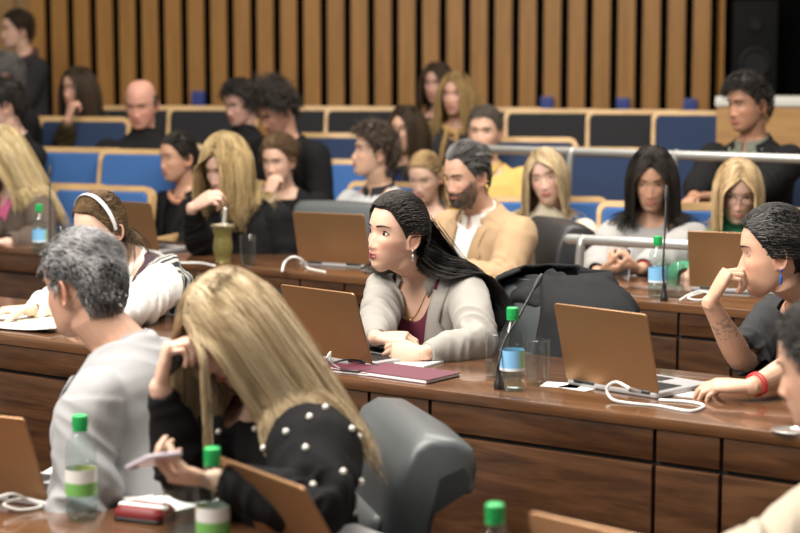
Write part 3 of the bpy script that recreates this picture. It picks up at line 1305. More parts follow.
# ------------------------------------------------------------------ clothes
def garment(P, E, name='sweater', mat=None, infl=.012, sleeve=1.0, slack=.015, neck='crew', nk=0.0, h0=-.02, wr=.006, wscale=13.0, vox=None,
            loose=.010, open_h=.2, open_w=.085, lapel=True, collar=None, puff=0.0, cuff=None, vk=.5, extra_cut=None, cap=1.0, collar_mat=None, rows=0):
    T, M, arms = P['T'], P['M'], P['arms']
    sc = np.linalg.norm(T[:3, 0])
    k = .90 if P['fem'] else 1.0
    vox = vox or (.0055 if P['fine'] else .0085)
    mb = MB()
    add_torso(mb, P, T, infl, h0=h0, h1=.632 if neck != 'strap' else .56, slack=slack)
    for nm, a in arms.items():
        if sleeve <= 0: break
        mb.ball(a['S'], (.057 * k + infl * .8 + puff * .6) * sc, None, 16, 12)
        pth = a['path']
        n = max(3, int(round(len(pth) * sleeve)))
        r = (ARM_R * k + infl * np.interp(np.arange(18), [0, 11, 17], [1, 1, .45]) + loose * np.interp(np.arange(18), [0, 6, 9, 17], [.4, .6, 1, .2])) * sc
        if puff: r = r + puff * np.interp(np.arange(18), [0, 2, 5, 8], [.8, 1, .5, 0])
        r = np.maximum(r, .0)
        q = pth[:n].copy()
        if sleeve >= 1: q[-1] = q[-1] - nrm(a['W'] - a['E']) * .008
        rr = r[:n]
        if sleeve >= 1: rr = rr * np.where(np.arange(n) == n - 1, .96, 1)
        mb.tube(q, rr, 18, round_caps=False)
        # soft join between chest and upper arm
        c = tf(T, np.array([[a['sg'] * P['sw'] * .80, .005, .50]]))[0]
        mb.tube([c, a['S'] * .5 + a['path'][2] * .5], [(.062 + infl) * sc * k, (.050 + infl) * sc * k], 14)
    if neck in ('turtle', 'funnel'):
        nb = tf(T, np.array([[0, .014, .585], [0, .016, .625]]))
        nt = tf(M, np.array([[0, .022, -.105 if neck == 'turtle' else -.125]]))
        mb.tube([nb[0], nb[1], nb[1] * .5 + nt[0] * .5, nt[0]], np.array([.074, .066, .062, .060]) * sc * (.92 if P['fem'] else 1.04), 20, round_caps=False)
    m = remesh(mb, vox * sc, 6, .5)
    v = verts_of(m)
    n_ = normals_of(m)
    # folds: broad drape, plus bunching across the sleeves
    if wr:
        w = v * wscale
        wp = w + .8 * np.stack([vnoise(w * .7 + 5), vnoise(w * .7 + 11), vnoise(w * .7 + 17)], 1)
        fold = 1 - 2 * np.abs(vnoise(wp * np.array([1, 1, .55])))
        d = wr * .55 * fold + wr * .35 * vnoise(w * .45 + 3)
        for nm, a in arms.items():
            seg = [(a['S'], a['E'], 0), (a['E'], a['W'], 1)]
            for p0, p1, kk in seg:
                u = p1 - p0
                L = np.linalg.norm(u)
                t = ((v - p0) @ u) / L / L
                dist = np.linalg.norm(v - (p0 + np.clip(t, 0, 1)[:, None] * u), axis=1)
                near = np.clip((.085 - dist) / .02, 0, 1) * np.clip((t + .05) / .1, 0, 1) * np.clip((1.05 - t) / .1, 0, 1)
                bunch = np.exp(-((t - (1 if kk == 0 else 0)) / .38) ** 2) + .35
                a1 = nrm(np.cross(u, [.3, .2, 1]))
                a2 = nrm(np.cross(u, a1))
                q = np.stack([t * L * 30 + 2.2 * (v @ a1) * 9 + 7 * kk, (v @ a1) * 8, (v @ a2) * 8], 1)
                d = d + near * bunch * wr * 1.15 * (.35 - 2 * np.abs(vnoise(q)) * .9)
        v = v + n_ * d[:, None]
        set_verts(m, v)
        relax(m, 1, .4)
        v = verts_of(m)
    t = itf(T, v)
    x, f, h = t[:, 0], -t[:, 1], t[:, 2]
    kill = np.zeros(len(v), bool)
    Wt, Ft, Bt = torso_prof(P, h)
    trunk = f < Ft + infl + .03
    for a in arms.values():        # the neckline never eats into a sleeve
        if sleeve <= 0: break
        u = a['W'] - a['E']
        tt = np.clip(((v - a['E']) @ u) / (u @ u), -.2, 1.1)
        trunk &= np.linalg.norm(v - (a['E'] + tt[:, None] * u), axis=1) > .075
        u = a['E'] - a['S']
        tt = np.clip(((v - a['S']) @ u) / (u @ u), .30, 1)
        trunk &= np.linalg.norm(v - (a['S'] + tt[:, None] * u), axis=1) > .072
    if neck == 'crew': kill |= (h > .600 - nk - .30 * f) & (np.abs(x) < .10) & (h > .5)
    elif neck == 'v':
        kill |= (h > .612 - .45 * f) & (np.abs(x) < .085) & (h > .5)
        kill |= (f > .0) & (np.abs(x) < (h - (.60 - nk)) * vk) & (h < .68)
    elif neck == 'scoop':
        kill |= (h > .612 - .45 * f) & (np.abs(x) < .085) & (h > .5)
        kill |= (f > -.02) & ((np.abs(x) / open_w) ** 2.4 + ((.640 - h) / (nk + .04)) ** 2.4 < 1)
    elif neck == 'open':
        kill |= (h > .618 - .40 * f) & (np.abs(x) < .08) & (h > .5)
        g = np.interp(h, [open_h, .60], [.004, open_w])
        kill |= (f > -.01) & (np.abs(x) < g) & (h > open_h)
        lowg = np.interp(h, [-.1, open_h], [.05, .002])
        kill |= (f > .03) & (np.abs(x) < lowg) & (h <= open_h)
    elif neck == 'strap': kill |= (h > .53)
    if extra_cut is not None: kill |= extra_cut(x, f, h)
    kill &= trunk
    # open ends of the sleeves
    for nm, a in arms.items():
        if sleeve <= 0: break
        pth = a['path']
        n = max(3, int(round(len(pth) * sleeve)))
        e = pth[n - 1] - (nrm(a['W'] - a['E']) * .008 if sleeve >= 1 else 0)
        dr = nrm(pth[n - 1] - pth[n - 2])
        q = (v - e) @ dr
        rad = np.linalg.norm((v - e) - q[:, None] * dr, axis=1)
        kill |= (q > -.35 * vox) & (rad < .075) & (q < .05)
    cut(m, kill)
    o = link(name, m, mat, E)
    sd = o.modifiers.new('thick', 'SOLIDIFY')
    sd.thickness = .003 if P['fine'] else .004
    sd.offset = -1
    # ---- tailoring
    if neck == 'open' and lapel:
        L = MB()
        for sg in (1, -1):
            hs = np.linspace(open_h, .585, 16)
            g = np.interp(hs, [open_h, .60], [.004, open_w])
            rows_ = []
            wd = np.interp((hs - open_h) / (.585 - open_h), [0, .45, .74, .78, 1], [.006, .050, .066, .044, .050])
            for t_ in np.linspace(0, 1, 6):
                xx = g - .006 + wd * t_
                ff = torso_front(P, xx, hs, infl) - .012 * G(hs - .60, .06) + .0065 + .006 * math.sin(t_ * 2.6)
                if t_ == 0: ff = ff - .006
                rows_.append(np.stack([sg * xx, -ff, hs], -1))
            L.grid(tf(T, np.array(rows_)))
        lo = L.obj('lapel', mat, E)
        sd = lo.modifiers.new('thick', 'SOLIDIFY')
        sd.thickness = .004
        sd.offset = 0
        cb = MB()
        th = np.linspace(-2.45, 2.45, 25)
        rw = []
        for t_, (dr, dz) in zip(range(5), ((-.004, -.010), (.000, .024), (.006, .032), (.016, .018), (.027, -.014))):
            rx = (.064 if P['fem'] else .073) + dr
            ry = (.062 if P['fem'] else .070) + dr
            hh_ = .616 + dz - .030 * np.clip(np.abs(th) - .8, 0, 2) * .9
            xx = rx * np.sin(th)
            yy = .010 + ry * np.cos(th)
            rw.append(np.stack([xx, yy, hh_], -1))
        cb.grid(tf(T, np.array(rw)))
        co = cb.obj('collar', collar_mat or mat, E)
        sd = co.modifiers.new('thick', 'SOLIDIFY')
        sd.thickness = .004
        sd.offset = 0
    if collar == 'shirt':
        cb = MB()
        th = np.linspace(-3.0, 3.0, 33)
        rw = []
        for dr, dz in ((.000, -.012), (.000, .022), (.005, .027), (.012, .012), (.018, -.010)):
            pt = np.interp(np.abs(th), [2.2, 2.85, 3.0], [0, 1, .9])
            hh_ = .618 + dz - .030 * np.clip((np.abs(th) - .6) / 2.4, 0, 1) - (.022 * pt if dr > .011 else 0)
            rr = (.056 if P['fem'] else .064) + dr
            rw.append(np.stack([rr * np.sin(th), .012 + rr * np.cos(th) * 1.02, hh_], -1))
        cb.grid(tf(T, np.array(rw)))
        co = cb.obj('collar', collar_mat or mat, E)
        sd = co.modifiers.new('thick', 'SOLIDIFY')
        sd.thickness = .003
        sd.offset = 0
    if collar == 'rib':
        cb = MB()
        th = np.linspace(0, 2 * math.pi, 41)
        rr = (.062 if P['fem'] else .070)
        hh_ = .600 - nk - .045 * (-np.cos(th)) 
        cb.tube(tf(T, np.stack([rr * 1.03 * np.sin(th), .010 + rr * np.cos(th), hh_ + .012], -1)), (.010), 8, round_caps=False)
        cb.obj('collar', collar_mat or mat, E)
    if cuff is not None:
        cb = MB()
        for nm, a in arms.items():
            u = nrm(a['W'] - a['E'])
            cb.tube([a['W'] - u * .03, a['W'] + u * .012], np.array([.034, .033]) * k * sc, 16, round_caps=False)
        cb.obj('cuff', cuff, E)
    return o


def scarf(P, E, mat, r=.075, turns=2, thick=.024, tails=True, h=.60, fwd=.01):
    mb = MB()
    for k in range(turns):
        th = np.linspace(0, 2 * math.pi, 33)
        rr = r + .006 * np.sin(3 * th + k) + .006 * k
        q = np.stack([rr * np.sin(th), .010 - fwd * (1 - np.cos(th)) * .5 + rr * np.cos(th), h + .012 * k + .03 * np.cos(th) + .008 * np.sin(2 * th + 2 * k)], -1)
        mb.tube(tf(P['T'], q), np.stack([np.full(33, thick * .8), np.full(33, thick)], 1), 10, round_caps=False)
    if tails:
        for sg in (1, -1):
            hs = np.linspace(.575, .30, 9)
            xx = sg * np.linspace(.03, .055, 9)
            ff = torso_front(P, xx, hs, .02) + .016
            mb.tube(tf(P['T'], np.stack([xx, -ff, hs], -1)), np.stack([np.full(9, .034), np.full(9, .010)], 1), 10, up=(1, 0, 0))
    m = mb.mesh('scarf')
    v = verts_of(m)
    v += .005 * np.stack([vnoise(v * 30), vnoise(v * 30 + 7), vnoise(v * 30 + 13)], 1)
    set_verts(m, v)
    return link('scarf', m, mat, E)
# ------------------------------------------------------------------ shared materials
WALNUT = wood('walnut_panel', (.034, .0135, .006), (.098, .043, .018), scale=(2.2, 7, 20), rough=.34, coat=.25, distort=8)
WALNUT_TOP = wood('walnut_worktop', (.075, .032, .014), (.165, .077, .035), scale=(1.4, 16, 16), rough=.22, coat=.7)
CARCASS = plain('desk_carcass', (.006, .004, .003), .8)
BRONZE = plain('laptop_shell', (.30, .165, .078), .36, metal=.55)
DARKPL = plain('dark_plastic', (.012, .012, .013), .4)
GREYPL = plain('grey_plastic', (.42, .42, .43), .4, metal=.2)
SCREEN = plain('laptop_screen', (.02, .022, .026), .12)
CLEAR = glass('bottle_plastic', (.90, .95, .94))
GLASS = glass('tumbler_glass', (.93, .95, .95))
WATER = glass('drinking_water', (.86, .92, .93))
CAPG = plain('green_cap', (.015, .40, .10), .4)
PAPER = plain('white_paper', (.80, .80, .78), .8)
WHITEPL = plain('white_cable', (.74, .74, .72), .45)
STEEL = plain('brushed_rail', (.40, .41, .40), .36, metal=.7)
LEATHER = plain('grey_leather', (.062, .072, .076), .42, bump=.25, bscale=260, coat=.1)
LEATHER_D = plain('dark_leather', (.018, .019, .021), .45, bump=.25, bscale=260)
OAK = wood('seat_oak', (.42, .26, .11), (.60, .40, .19), scale=(3, 20, 20), rough=.4)
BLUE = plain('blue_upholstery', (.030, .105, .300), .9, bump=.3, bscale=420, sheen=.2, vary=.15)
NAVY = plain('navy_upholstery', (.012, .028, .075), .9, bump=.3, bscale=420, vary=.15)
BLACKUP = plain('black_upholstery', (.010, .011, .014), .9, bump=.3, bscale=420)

U = Vector((math.cos(R(-35)), math.sin(R(-35)), 0))     # along the desks, towards the right of the picture
NV = Vector((-U.y, U.x, 0))                              # away from the camera
RZ = R(-35)


def px_on_front(px, A):
    """Distance along a desk front (through A, along U) at which the picture column px is crossed."""
    k = (px - 400.0) / FPX
    # x = k * depth, depth ~ y*CP - (z-CAM_Z)*SP
    dz = (A.z - CAM_Z)
    # A.x + U.x s = k*((A.y+U.y s)*CP - dz*SP)
    return (k * (A.y * CP - dz * SP) - A.x) / (U.x - k * U.y * CP)


def desk(label, A, s0, s1, joints, depth=.62, floor=0.0, name='long_desk'):
    """Panelled desk whose front top edge runs through A; joints in metres from A."""
    H = A.z - floor
    E = empty(name, (A.x, A.y, floor), RZ, label, 'desk')
    mb = MB()
    mb.box((s0, -.006, H - .030), (s1, depth, H))
    mb.obj('worktop', WALNUT_TOP, E, bevel=.004)
    mb = MB()
    mb.box((s0 + .01, .012, .06), (s1 - .01, .10, H - .031))
    mb.box((s0 + .01, .05, .0), (s1 - .01, .12, .06))
    mb.obj('carcass', CARCASS, E, smooth=False)
    js = [s0] + [j for j in joints if s0 < j < s1] + [s1]
    for a, b in zip(js[:-1], js[1:]):
        g = .005
        m = MB()
        m.box((a + g, 0.0, H - .108), (b - g, .014, H - .0315))
        m.obj('fascia_panel', WALNUT, E, bevel=.002)
        m = MB()
        m.box((a + g, -.004, .07), (b - g, .014, H - .120))
        m.obj('front_panel', WALNUT, E, bevel=.003)
    m = MB()
    for q in (s0 + .05, (s0 + s1) / 2, s1 - .07):
        m.box((q, .12, 0), (q + .03, depth - .10, H - .031))
    m.obj('support', CARCASS, E, smooth=False)
    return E


# ------------------------------------------------------------------ things on the desks
def laptop(label, loc, rz, tilt=18, w=.325, d=.222, group=None, hgt=.215, lid=BRONZE):
    E = empty('laptop', loc, rz, label, 'laptop', group)
    mb = MB()
    o = round_rect(w, d, .012)
    mb.slab(o + np.array([0, d / 2]), 0.002, .016, bev=.002)
    for x in (-.13, .13):
        for y in (.03, d - .03): mb.lathe([(.006, 0), (.006, .003)], 8, (x, y, 0))
    mb.obj('base', GREYPL, E)
    k = MB()
    for r in range(5):
        for c in range(13):
            x0 = -w * .44 + c * w * .88 / 13
            y0 = .035 + r * .019
            k.box((x0, y0, .0155), (x0 + w * .88 / 13 - .003, y0 + .016, .0175))
    k.box((-.05, .145, .0155), (.05, .205, .0163))
    k.obj('keyboard', DARKPL, E, smooth=False)
    M = Matrix.Translation((0, .004, .014)) @ Matrix.Rotation(R(tilt), 4, 'X')
    # lid stands along local Z, back towards -Y
    M2 = M @ Matrix.Rotation(R(90), 4, 'X')
    mb = MB()
    mb.slab(round_rect(w, hgt, .010) + np.array([0, hgt / 2]), -.003, .003, M2, bev=.0015)
    L = mb.obj('lid', lid, E)
    s = MB()
    s.box((-w / 2 + .008, -.0040, .012), (w / 2 - .008, -.0031, hgt - .008), M @ Matrix.Rotation(R(180), 4, 'Z'))
    s.obj('screen', SCREEN, E, smooth=False)
    for x in (-.09, .09):
        h = MB()
        h.tube([(x - .03, .003, .014), (x + .03, .003, .014)], .006, 10)
        h.obj('hinge', DARKPL, E)
    return E


def round_rect(w, h, r, n=5):
    out = []
    for cx, cy, a in ((w / 2 - r, -h / 2 + r, -90), (w / 2 - r, h / 2 - r, 0), (-w / 2 + r, h / 2 - r, 90), (-w / 2 + r, -h / 2 + r, 180)):
        for i in range(n):
            t = R(a + 90 * i / (n - 1))
            out.append((cx + r * math.cos(t), cy + r * math.sin(t)))
    return np.array(out)


def bottle(label, loc, rz=0.0, s=1.0, look='blue', fill=.10, group='water bottles with green caps'):
    E = empty('water_bottle', loc, rz, label, 'bottle', group)
    z = [0.0, .004, .012, .030, .044, .048, .052, .108, .112, .116, .122, .128, .134, .140, .148, .158, .168, .176, .182, .186, .196]
    r = [.022, .029, .0315, .0325, .0315, .0300, .0318, .0318, .0300, .0322, .0305, .0322, .0303, .0318, .0300, .0262, .0215, .0170, .0135, .0128, .0128]
    mb = MB()
    mb.lathe(np.stack([np.array(r) * s, np.array(z) * s], 1), 28)
    mb.obj('bottle_body', CLEAR, E)
    w = MB()
    zz = np.array(z)
    k = zz < fill
    w.lathe(np.concatenate([np.stack([(np.array(r)[k] - .0014) * s, (zz[k] + .0015) * s], 1), [[(np.interp(fill, z, r) - .0014) * s, fill * s]]]), 28)
    w.obj('water', WATER, E)
    n = 40
    th = np.arange(n + 1) / n * 2 * math.pi
    hs = np.linspace(.0535, .1065, 12)
    P = np.stack([.0322 * s * np.cos(th)[None] * np.ones((12, 1)), .0322 * s * np.sin(th)[None] * np.ones((12, 1)), hs[:, None] * s * np.ones(n + 1)], -1)
    C = np.zeros((12, n + 1, 3))
    if look == 'blue':
        C[:] = (.22, .50, .80)
        C[:, (n // 4 * 3 + 4):(n // 4 * 3 + 9)] = (.30, .58, .30)
        C[:2] = (.75, .82, .88)
    else:
        C[:6] = (.16, .42, .10)
        C[6:] = (.72, .74, .72)
        C[9:11, 6:16] = (.55, .50, .12)
    lb = MB()
    lb.grid(P, col=C)
    lb.obj('label', vcol('bottle_label', .4, .5), E)
    c = MB()
    rr, hh = [.0138, .0150, .0152, .0150, .0130], [.189, .190, .205, .2145, .2160]
    c.lathe(np.stack([np.array(rr) * s, np.array(hh) * s], 1), 24)
    for q in range(18):
        t = q / 18 * 6.283
        c.box((-.0006, .0145 * s, .192 * s), (.0006, .0160 * s, .211 * s), Matrix.Rotation(t, 4, 'Z'))
    c.lathe(np.array([(.0150, .183), (.0155, .184), (.0155, .1875), (.0140, .188)]) * s, 24)
    c.obj('cap', CAPG, E)
    return E


def tumbler(label, loc, r=.033, h=.118, fill=.035, group='clear drinking glasses'):
    E = empty('drinking_glass', loc, 0, label, 'glass', group)
    mb = MB()
    mb.lathe([(r * .90, 0), (r * .95, .002), (r, h), (r - .0018, h + .0006), (r - .0022, h), (r * .95 - .002, .010), (.002, .008)], 28)
    mb.obj('tumbler', GLASS, E)
    if fill:
        w = MB()
        w.lathe([(r * .94 - .0022, .0105), (r * .97 - .0022, .0105 + fill)], 28)
        w.obj('water', WATER, E)
    return E


def gooseneck(label, base, path, tip=.008, group=None, tip_col=None):
    """Microphone on a bent stalk. path in world space, base on the desk."""
    b = Vector(base)
    E = empty('gooseneck_microphone', b, 0, label, 'microphone', group)
    mb = MB()
    mb.lathe([(.013, 0), (.014, .003), (.013, .018), (.0085, .026), (.0075, .05), (.006, .06)], 24)
    mb.obj('base', DARKPL, E)
    q = [np.array(Vector(p) - b) for p in path]
    q = smooth_path([np.array((0, 0, .05))] + q)
    st = MB()
    st.tube(q, .0036, 10)
    st.obj('stalk', DARKPL, E)
    hd = MB()
    u = nrm(q[-1] - q[-3])
    hd.tube([q[-1] - u * .004, q[-1] + u * .012, q[-1] + u * .035, q[-1] + u * .045], np.array([.6, 1, 1, .7]) * tip, 12)
    hd.obj('microphone_head', plain('mic_mesh', tip_col or (.03, .03, .032), .5, metal=.4), E)
    return E


def smooth_path(pts, n=40):
    p = np.asarray(pts, float)
    if len(p) < 3: return np.array([p[0] * (1 - t) + p[-1] * t for t in np.linspace(0, 1, n)])
    e = np.concatenate([[2 * p[0] - p[1]], p, [2 * p[-1] - p[-2]]])
    out = []
    m = max(3, n // (len(p) - 1))
    for i in range(len(p) - 1):
        a, b, c, d = e[i:i + 4]
        for t in np.arange(m) / m:
            out.append(.5 * ((2 * b) + (-a + c) * t + (2 * a - 5 * b + 4 * c - d) * t * t + (-a + 3 * b - 3 * c + d) * t ** 3))
    out.append(p[-1])
    return np.array(out)


def cable(label, pts, r=.0032, mat=None, name='cable', cat='cable', group=None):
    p = [np.array(Vector(q)) for q in pts]
    o0 = p[0].copy()
    mb = MB()
    mb.tube(smooth_path([q - o0 for q in p], 60), r, 8)
    o = mb.obj(name, mat or WHITEPL, None)
    o.location = o0
    return tag(o, label, cat, group)


def sheet(label, c, w, d, rz, t=.002, mat=None, name='paper_sheet', cat='paper', curl=.0, group=None):
    mb = MB()
    n = 10
    x = np.linspace(-w / 2, w / 2, n)
    y = np.linspace(-d / 2, d / 2, n)
    X, Y = np.meshgrid(x, y)
    Z = curl * (np.abs(X / w * 2) ** 3 + .5 * np.abs(Y / d * 2) ** 3)
    top = np.stack([X, Y, Z + t], -1)
    bot = np.stack([X, Y, Z], -1)
    mb.grid(top)
    mb.grid(bot[::-1])
    for a, b in ((top[0], bot[0]), (top[-1], bot[-1]), (top[:, 0], bot[:, 0]), (top[:, -1], bot[:, -1])):
        mb.grid(np.stack([a, b], 0))
    o = mb.obj(name, mat or PAPER, None, smooth=False)
    o.location = c
    o.rotation_euler = (0, 0, rz)
    return tag(o, label, cat, group)


# ------------------------------------------------------------------ seats
def office_chair(label, loc, hd, floor=0.0, mat=None, group=None, recline=12, top=1.06, w=.52):
    """Leather armchair on a swivel foot; hd as for people."""
    mat = mat or LEATHER
    E = empty('office_chair', (loc[0], loc[1], floor), R(hd), label, 'chair', group)
    c, s = math.cos(R(recline)), math.sin(R(recline))
    h = (top - .44) / c

    def side(y, z):          # backrest plane: y towards the back, z up the back
        return np.array((y * c + z * s + .20, -y * s + z * c + .44))
    prof = [(-.045, .0), (-.055, .12), (-.050, .25), (-.060, .36), (-.062, h - .10), (-.045, h - .03), (-.01, h), (.05, h + .006), (.098, h - .012), (.118, h - .05),
            (.120, h - .105), (.104, h - .118), (.094, h - .10), (.072, h - .075), (.050, h - .09), (.045, .30), (.05, .12), (.045, .0)]
    pr = np.array([side(*q) for q in prof])
    xs = [-w / 2, -w / 2 + .008, -w / 2 + .025, -w / 2 + .06, 0, w / 2 - .06, w / 2 - .025, w / 2 - .008, w / 2]
    ins = [.022, .010, .003, 0, -.006, 0, .003, .010, .022]
    cen = np.array([side(0, h / 2)])
    P = []
    for x, i in zip(xs, ins):
        nx = np.roll(pr, -1, 0) - np.roll(pr, 1, 0)
        nrmv = nrm(np.stack([nx[:, 1], -nx[:, 0]], 1))
        q = pr + nrmv * i
        P.append(np.stack([np.full(len(q), x), q[:, 0], q[:, 1]], 1))
    mb = MB()
    mb.rings(np.array(P))
    b = mb.obj('backrest', mat, E)
    m = MB()     # sewn-in pad of the back
    hs = np.linspace(.06, h * .58, 8)
    xx = np.linspace(-w * .33, w * .33, 8)
    X, Z = np.meshgrid(xx, hs)
    bul = .016 * (1 - (X / (w * .33)) ** 4) * (1 - ((Z - hs.mean()) / (hs[-1] - hs[0]) * 2) ** 4)
    Y = -.050 - bul
    q = np.array([side(y, z) for y, z in zip(Y.ravel(), Z.ravel())]).reshape(8, 8, 2)
    m.grid(np.stack([X, q[..., 0], q[..., 1]], -1))
    o = m.obj('back_pad', mat, E)
    sd = o.modifiers.new('thick', 'SOLIDIFY')
    sd.thickness = .012
    sd.offset = -1
    m = MB()
    m.slab(round_rect(w, .52, .07) + np.array([0, -.05]), .36, .47, bev=.03)
    m.obj('seat', mat, E)
    for sg in (-1, 1):
        m = MB()
        m.tube(smooth_path([(sg * (w / 2 + .03), .20, .50), (sg * (w / 2 + .035), .16, .64), (sg * (w / 2 + .035), -.10, .65), (sg * (w / 2 + .03), -.20, .60), (sg * (w / 2 + .01), -.16, .42)], 24), [.022] * 25 if False else .020, 10)
        m.obj('armrest', DARKPL, E)
    m = MB()
    m.lathe([(.03, .08), (.03, .36), (.10, .365)], 16)
    m.obj('gas_column', DARKPL, E)
    for k in range(5):
        m = MB()
        a = k * 2 * math.pi / 5
        d = np.array((math.cos(a), math.sin(a), 0))
        m.tube([d * .03 + np.array((0, 0, .09)), d * .28 + np.array((0, 0, .065))], [(.022, .016), (.015, .010)], 10)
        m.ball(d * .28 + np.array((0, 0, .03)), .03, None, 10, 8)
        m.obj('leg', DARKPL, E)
    return E


def seat_proto(name, label, pad, group):
    E = empty('auditorium_seat', (0, 0, 0), 0, label, 'seat', group)
    w, t = .56, R(12)
    Mb = Matrix.Translation((0, .20, .40)) @ Matrix.Rotation(-t, 4, 'X') @ Matrix.Rotation(R(90), 4, 'X')
    o = round_rect(w, .62, .05)
    mb = MB()
    mb.slab(o + np.array([0, .30]), -.036, -.010, Mb, bev=.004)
    # raised rim of the frame
    r = MB()
    a, b = round_rect(w, .62, .05), round_rect(w - .042, .565, .030)
    P = []
    for q, z in ((a, -.012), (a, .020), (b, .020), (b, -.012)):
        P.append(np.concatenate([q + np.array([0, .30]), np.full((len(q), 1), z)], 1))
    P = np.array(P)
    P = tf(Mb, P)
    mb.grid(P, closed_u=True, closed_v=True)
    mb.obj('back_frame', OAK, E)
    p = MB()
    p.slab(round_rect(w - .050, .56, .030) + np.array([0, .30]), -.008, .034, Mb, bev=.012)
    p.obj('backrest', pad, E)
    p = MB()
    p.slab(round_rect(w - .06, .46, .05) + np.array([0, -.06]), .36, .45, bev=.02)
    p.obj('seat_cushion', pad, E)
    for sg in (-1, 1):
        q = MB()
        q.box((sg * (w / 2 + .006) - .014, -.26, .0), (sg * (w / 2 + .006) + .014, .24, .60))
        q.obj('side_panel', OAK, E, bevel=.008)
    return E


def place_seat(proto, loc, hd, label, group, used=[]):
    o = proto if proto.name not in used else copy_tree(proto)
    used.append(proto.name)
    o.location = loc
    o.rotation_euler = (0, 0, R(hd))
    return tag(o, label, 'seat', group)


def rail(label, a, b, posts, r=.021, ztop=0.0):
    """Tubular handrail with bent stanchions. posts: list of (fraction, foot point)."""
    E = empty('handrail', (a[0], a[1], posts[0][1][2]), 0, label, 'railing')
    o = np.array((a[0], a[1], posts[0][1][2]))
    mb = MB()
    mb.tube([np.array(a) - o, np.array(a) * .5 + np.array(b) * .5 - o, np.array(b) - o], r, 14)
    mb.obj('rail_tube', STEEL, E)
    for t, ft in posts:
        p = np.array(a) * (1 - t) + np.array(b) * t
        m = MB()
        f = np.array(ft)
        m.tube(smooth_path([p - o, p - o + np.array((-.012, -.01, -.03)), p * .6 + f * .4 - o + np.array((-.03, .01, 0)), f - o + np.array((-.02, .01, .12)), f - o], 18), .017, 10)
        m.lathe([(.04, 0), (.04, .008), (.018, .012)], 14, f - o)
        m.obj('stanchion', STEEL, E)
    return E
# ================================================================== the room
A_B = ON(500, 397, .76)
A_A = A_B - NV * 1.69
A_A.z = .63
A_C = ON(280, 270, .78)
FA = -.13


def struct(o):
    o['kind'] = 'structure'
    return o


def poly_slab(name, pts, z0, z1, mat):
    mb = MB()
    n = len(pts)
    v = [(x, y, z0) for x, y in pts] + [(x, y, z1) for x, y in pts]
    mb.v.append(np.array(v, float))
    mb.f.append(np.array([list(range(n, 2 * n))]))
    mb.f.append(np.array([list(range(n))[::-1]]))
    mb.f.append(np.array([(i, (i + 1) % n, n + (i + 1) % n, n + i) for i in range(n)]))
    mb.n = 2 * n
    mb.c.append(np.ones((2 * n, 4)))
    return struct(mb.obj(name, mat, None, smooth=False))


CARPET = plain('floor_carpet', (.060, .050, .045), .95, bump=.4, bscale=700, vary=.2)
poly_slab('floor', [(-7, -1.5), (7, -1.5), (7, 16), (-7, 16)], FA - .1, FA, CARPET)
fb = A_B - NV * .05
poly_slab('floor_delegates', [tuple((fb - U * 9)[:2]), tuple((fb + U * 7)[:2]), (7, 15.9), (-7, 15.9)], FA, 0.0, CARPET)
poly_slab('floor_audience_low', [(-7, 10.2), (-2.2, 9.42), (.0, 9.02), (1.0, 8.42), (2.2, 7.6), (7, 5.0), (7, 15.9), (-7, 15.9)], 0.0, .16, CARPET)
poly_slab('floor_audience_high', [(-7, 11.1), (-1.6, 10.15), (.6, 9.75), (2.0, 9.1), (7, 6.2), (7, 15.9), (-7, 15.9)], .16, .34, CARPET)

# wall of upright boards with black joints
BOARD = wood('wall_boards', (.27, .125, .022), (.40, .195, .045), scale=(26, 26, 1.4), rough=.45, distort=4, fine=.4)
BLACKW = plain('wall_black', (.0025, .0022, .002), .95, spec=.05)
wl, wr_ = PX(31, 100, 13.0), PX(717, 100, 12.2)
wu = Vector((wr_.x - wl.x, wr_.y - wl.y, 0))
WL = wu.length
mb = MB()
mb.box((0, .03, -.2), (WL, .10, 4.2), mi=1)
nbd = 29
stp = WL / nbd
for i in range(nbd):
    mb.box((i * stp + stp * .0, 0, -.2), (i * stp + stp * .68, .035, 4.2), mi=0)
wb = struct(mb.obj('wall_back', [BOARD, BLACKW], None, smooth=False))
wb.location = (wl.x, wl.y, 0)
wb.rotation_euler = (0, 0, math.atan2(wu.y, wu.x))
# further wall seen past its left end
BOARD2 = wood('wall_boards_pale', (.42, .23, .065), (.54, .32, .11), scale=(22, 22, 1.2), rough=.45, distort=4)
mb = MB()
for i in range(30):
    mb.box((-7.0 + i * .2, 14.0, -.2), (-7.0 + i * .2 + .19, 14.05, 4.2))
mb.box((-7.0, 14.04, -.2), (-1.0, 14.1, 4.2))
struct(mb.obj('wall_left', BOARD2, None, smooth=False))
# dark recess on the right, with a pale trim at its edge
r0 = PX(719, 100, 12.15)
mb = MB()
mb.box((r0.x, r0.y + .25, -.2), (r0.x + 3.5, r0.y + .35, 4.2))
struct(mb.obj('wall_right', plain('black_curtain', (.002, .002, .002), .95, spec=.05), None, smooth=False))
mb = MB()
mb.box((r0.x - .005, r0.y - .03, -.2), (r0.x + .022, r0.y + .30, 4.2))
struct(mb.obj('trim_1', BOARD, None, smooth=False))

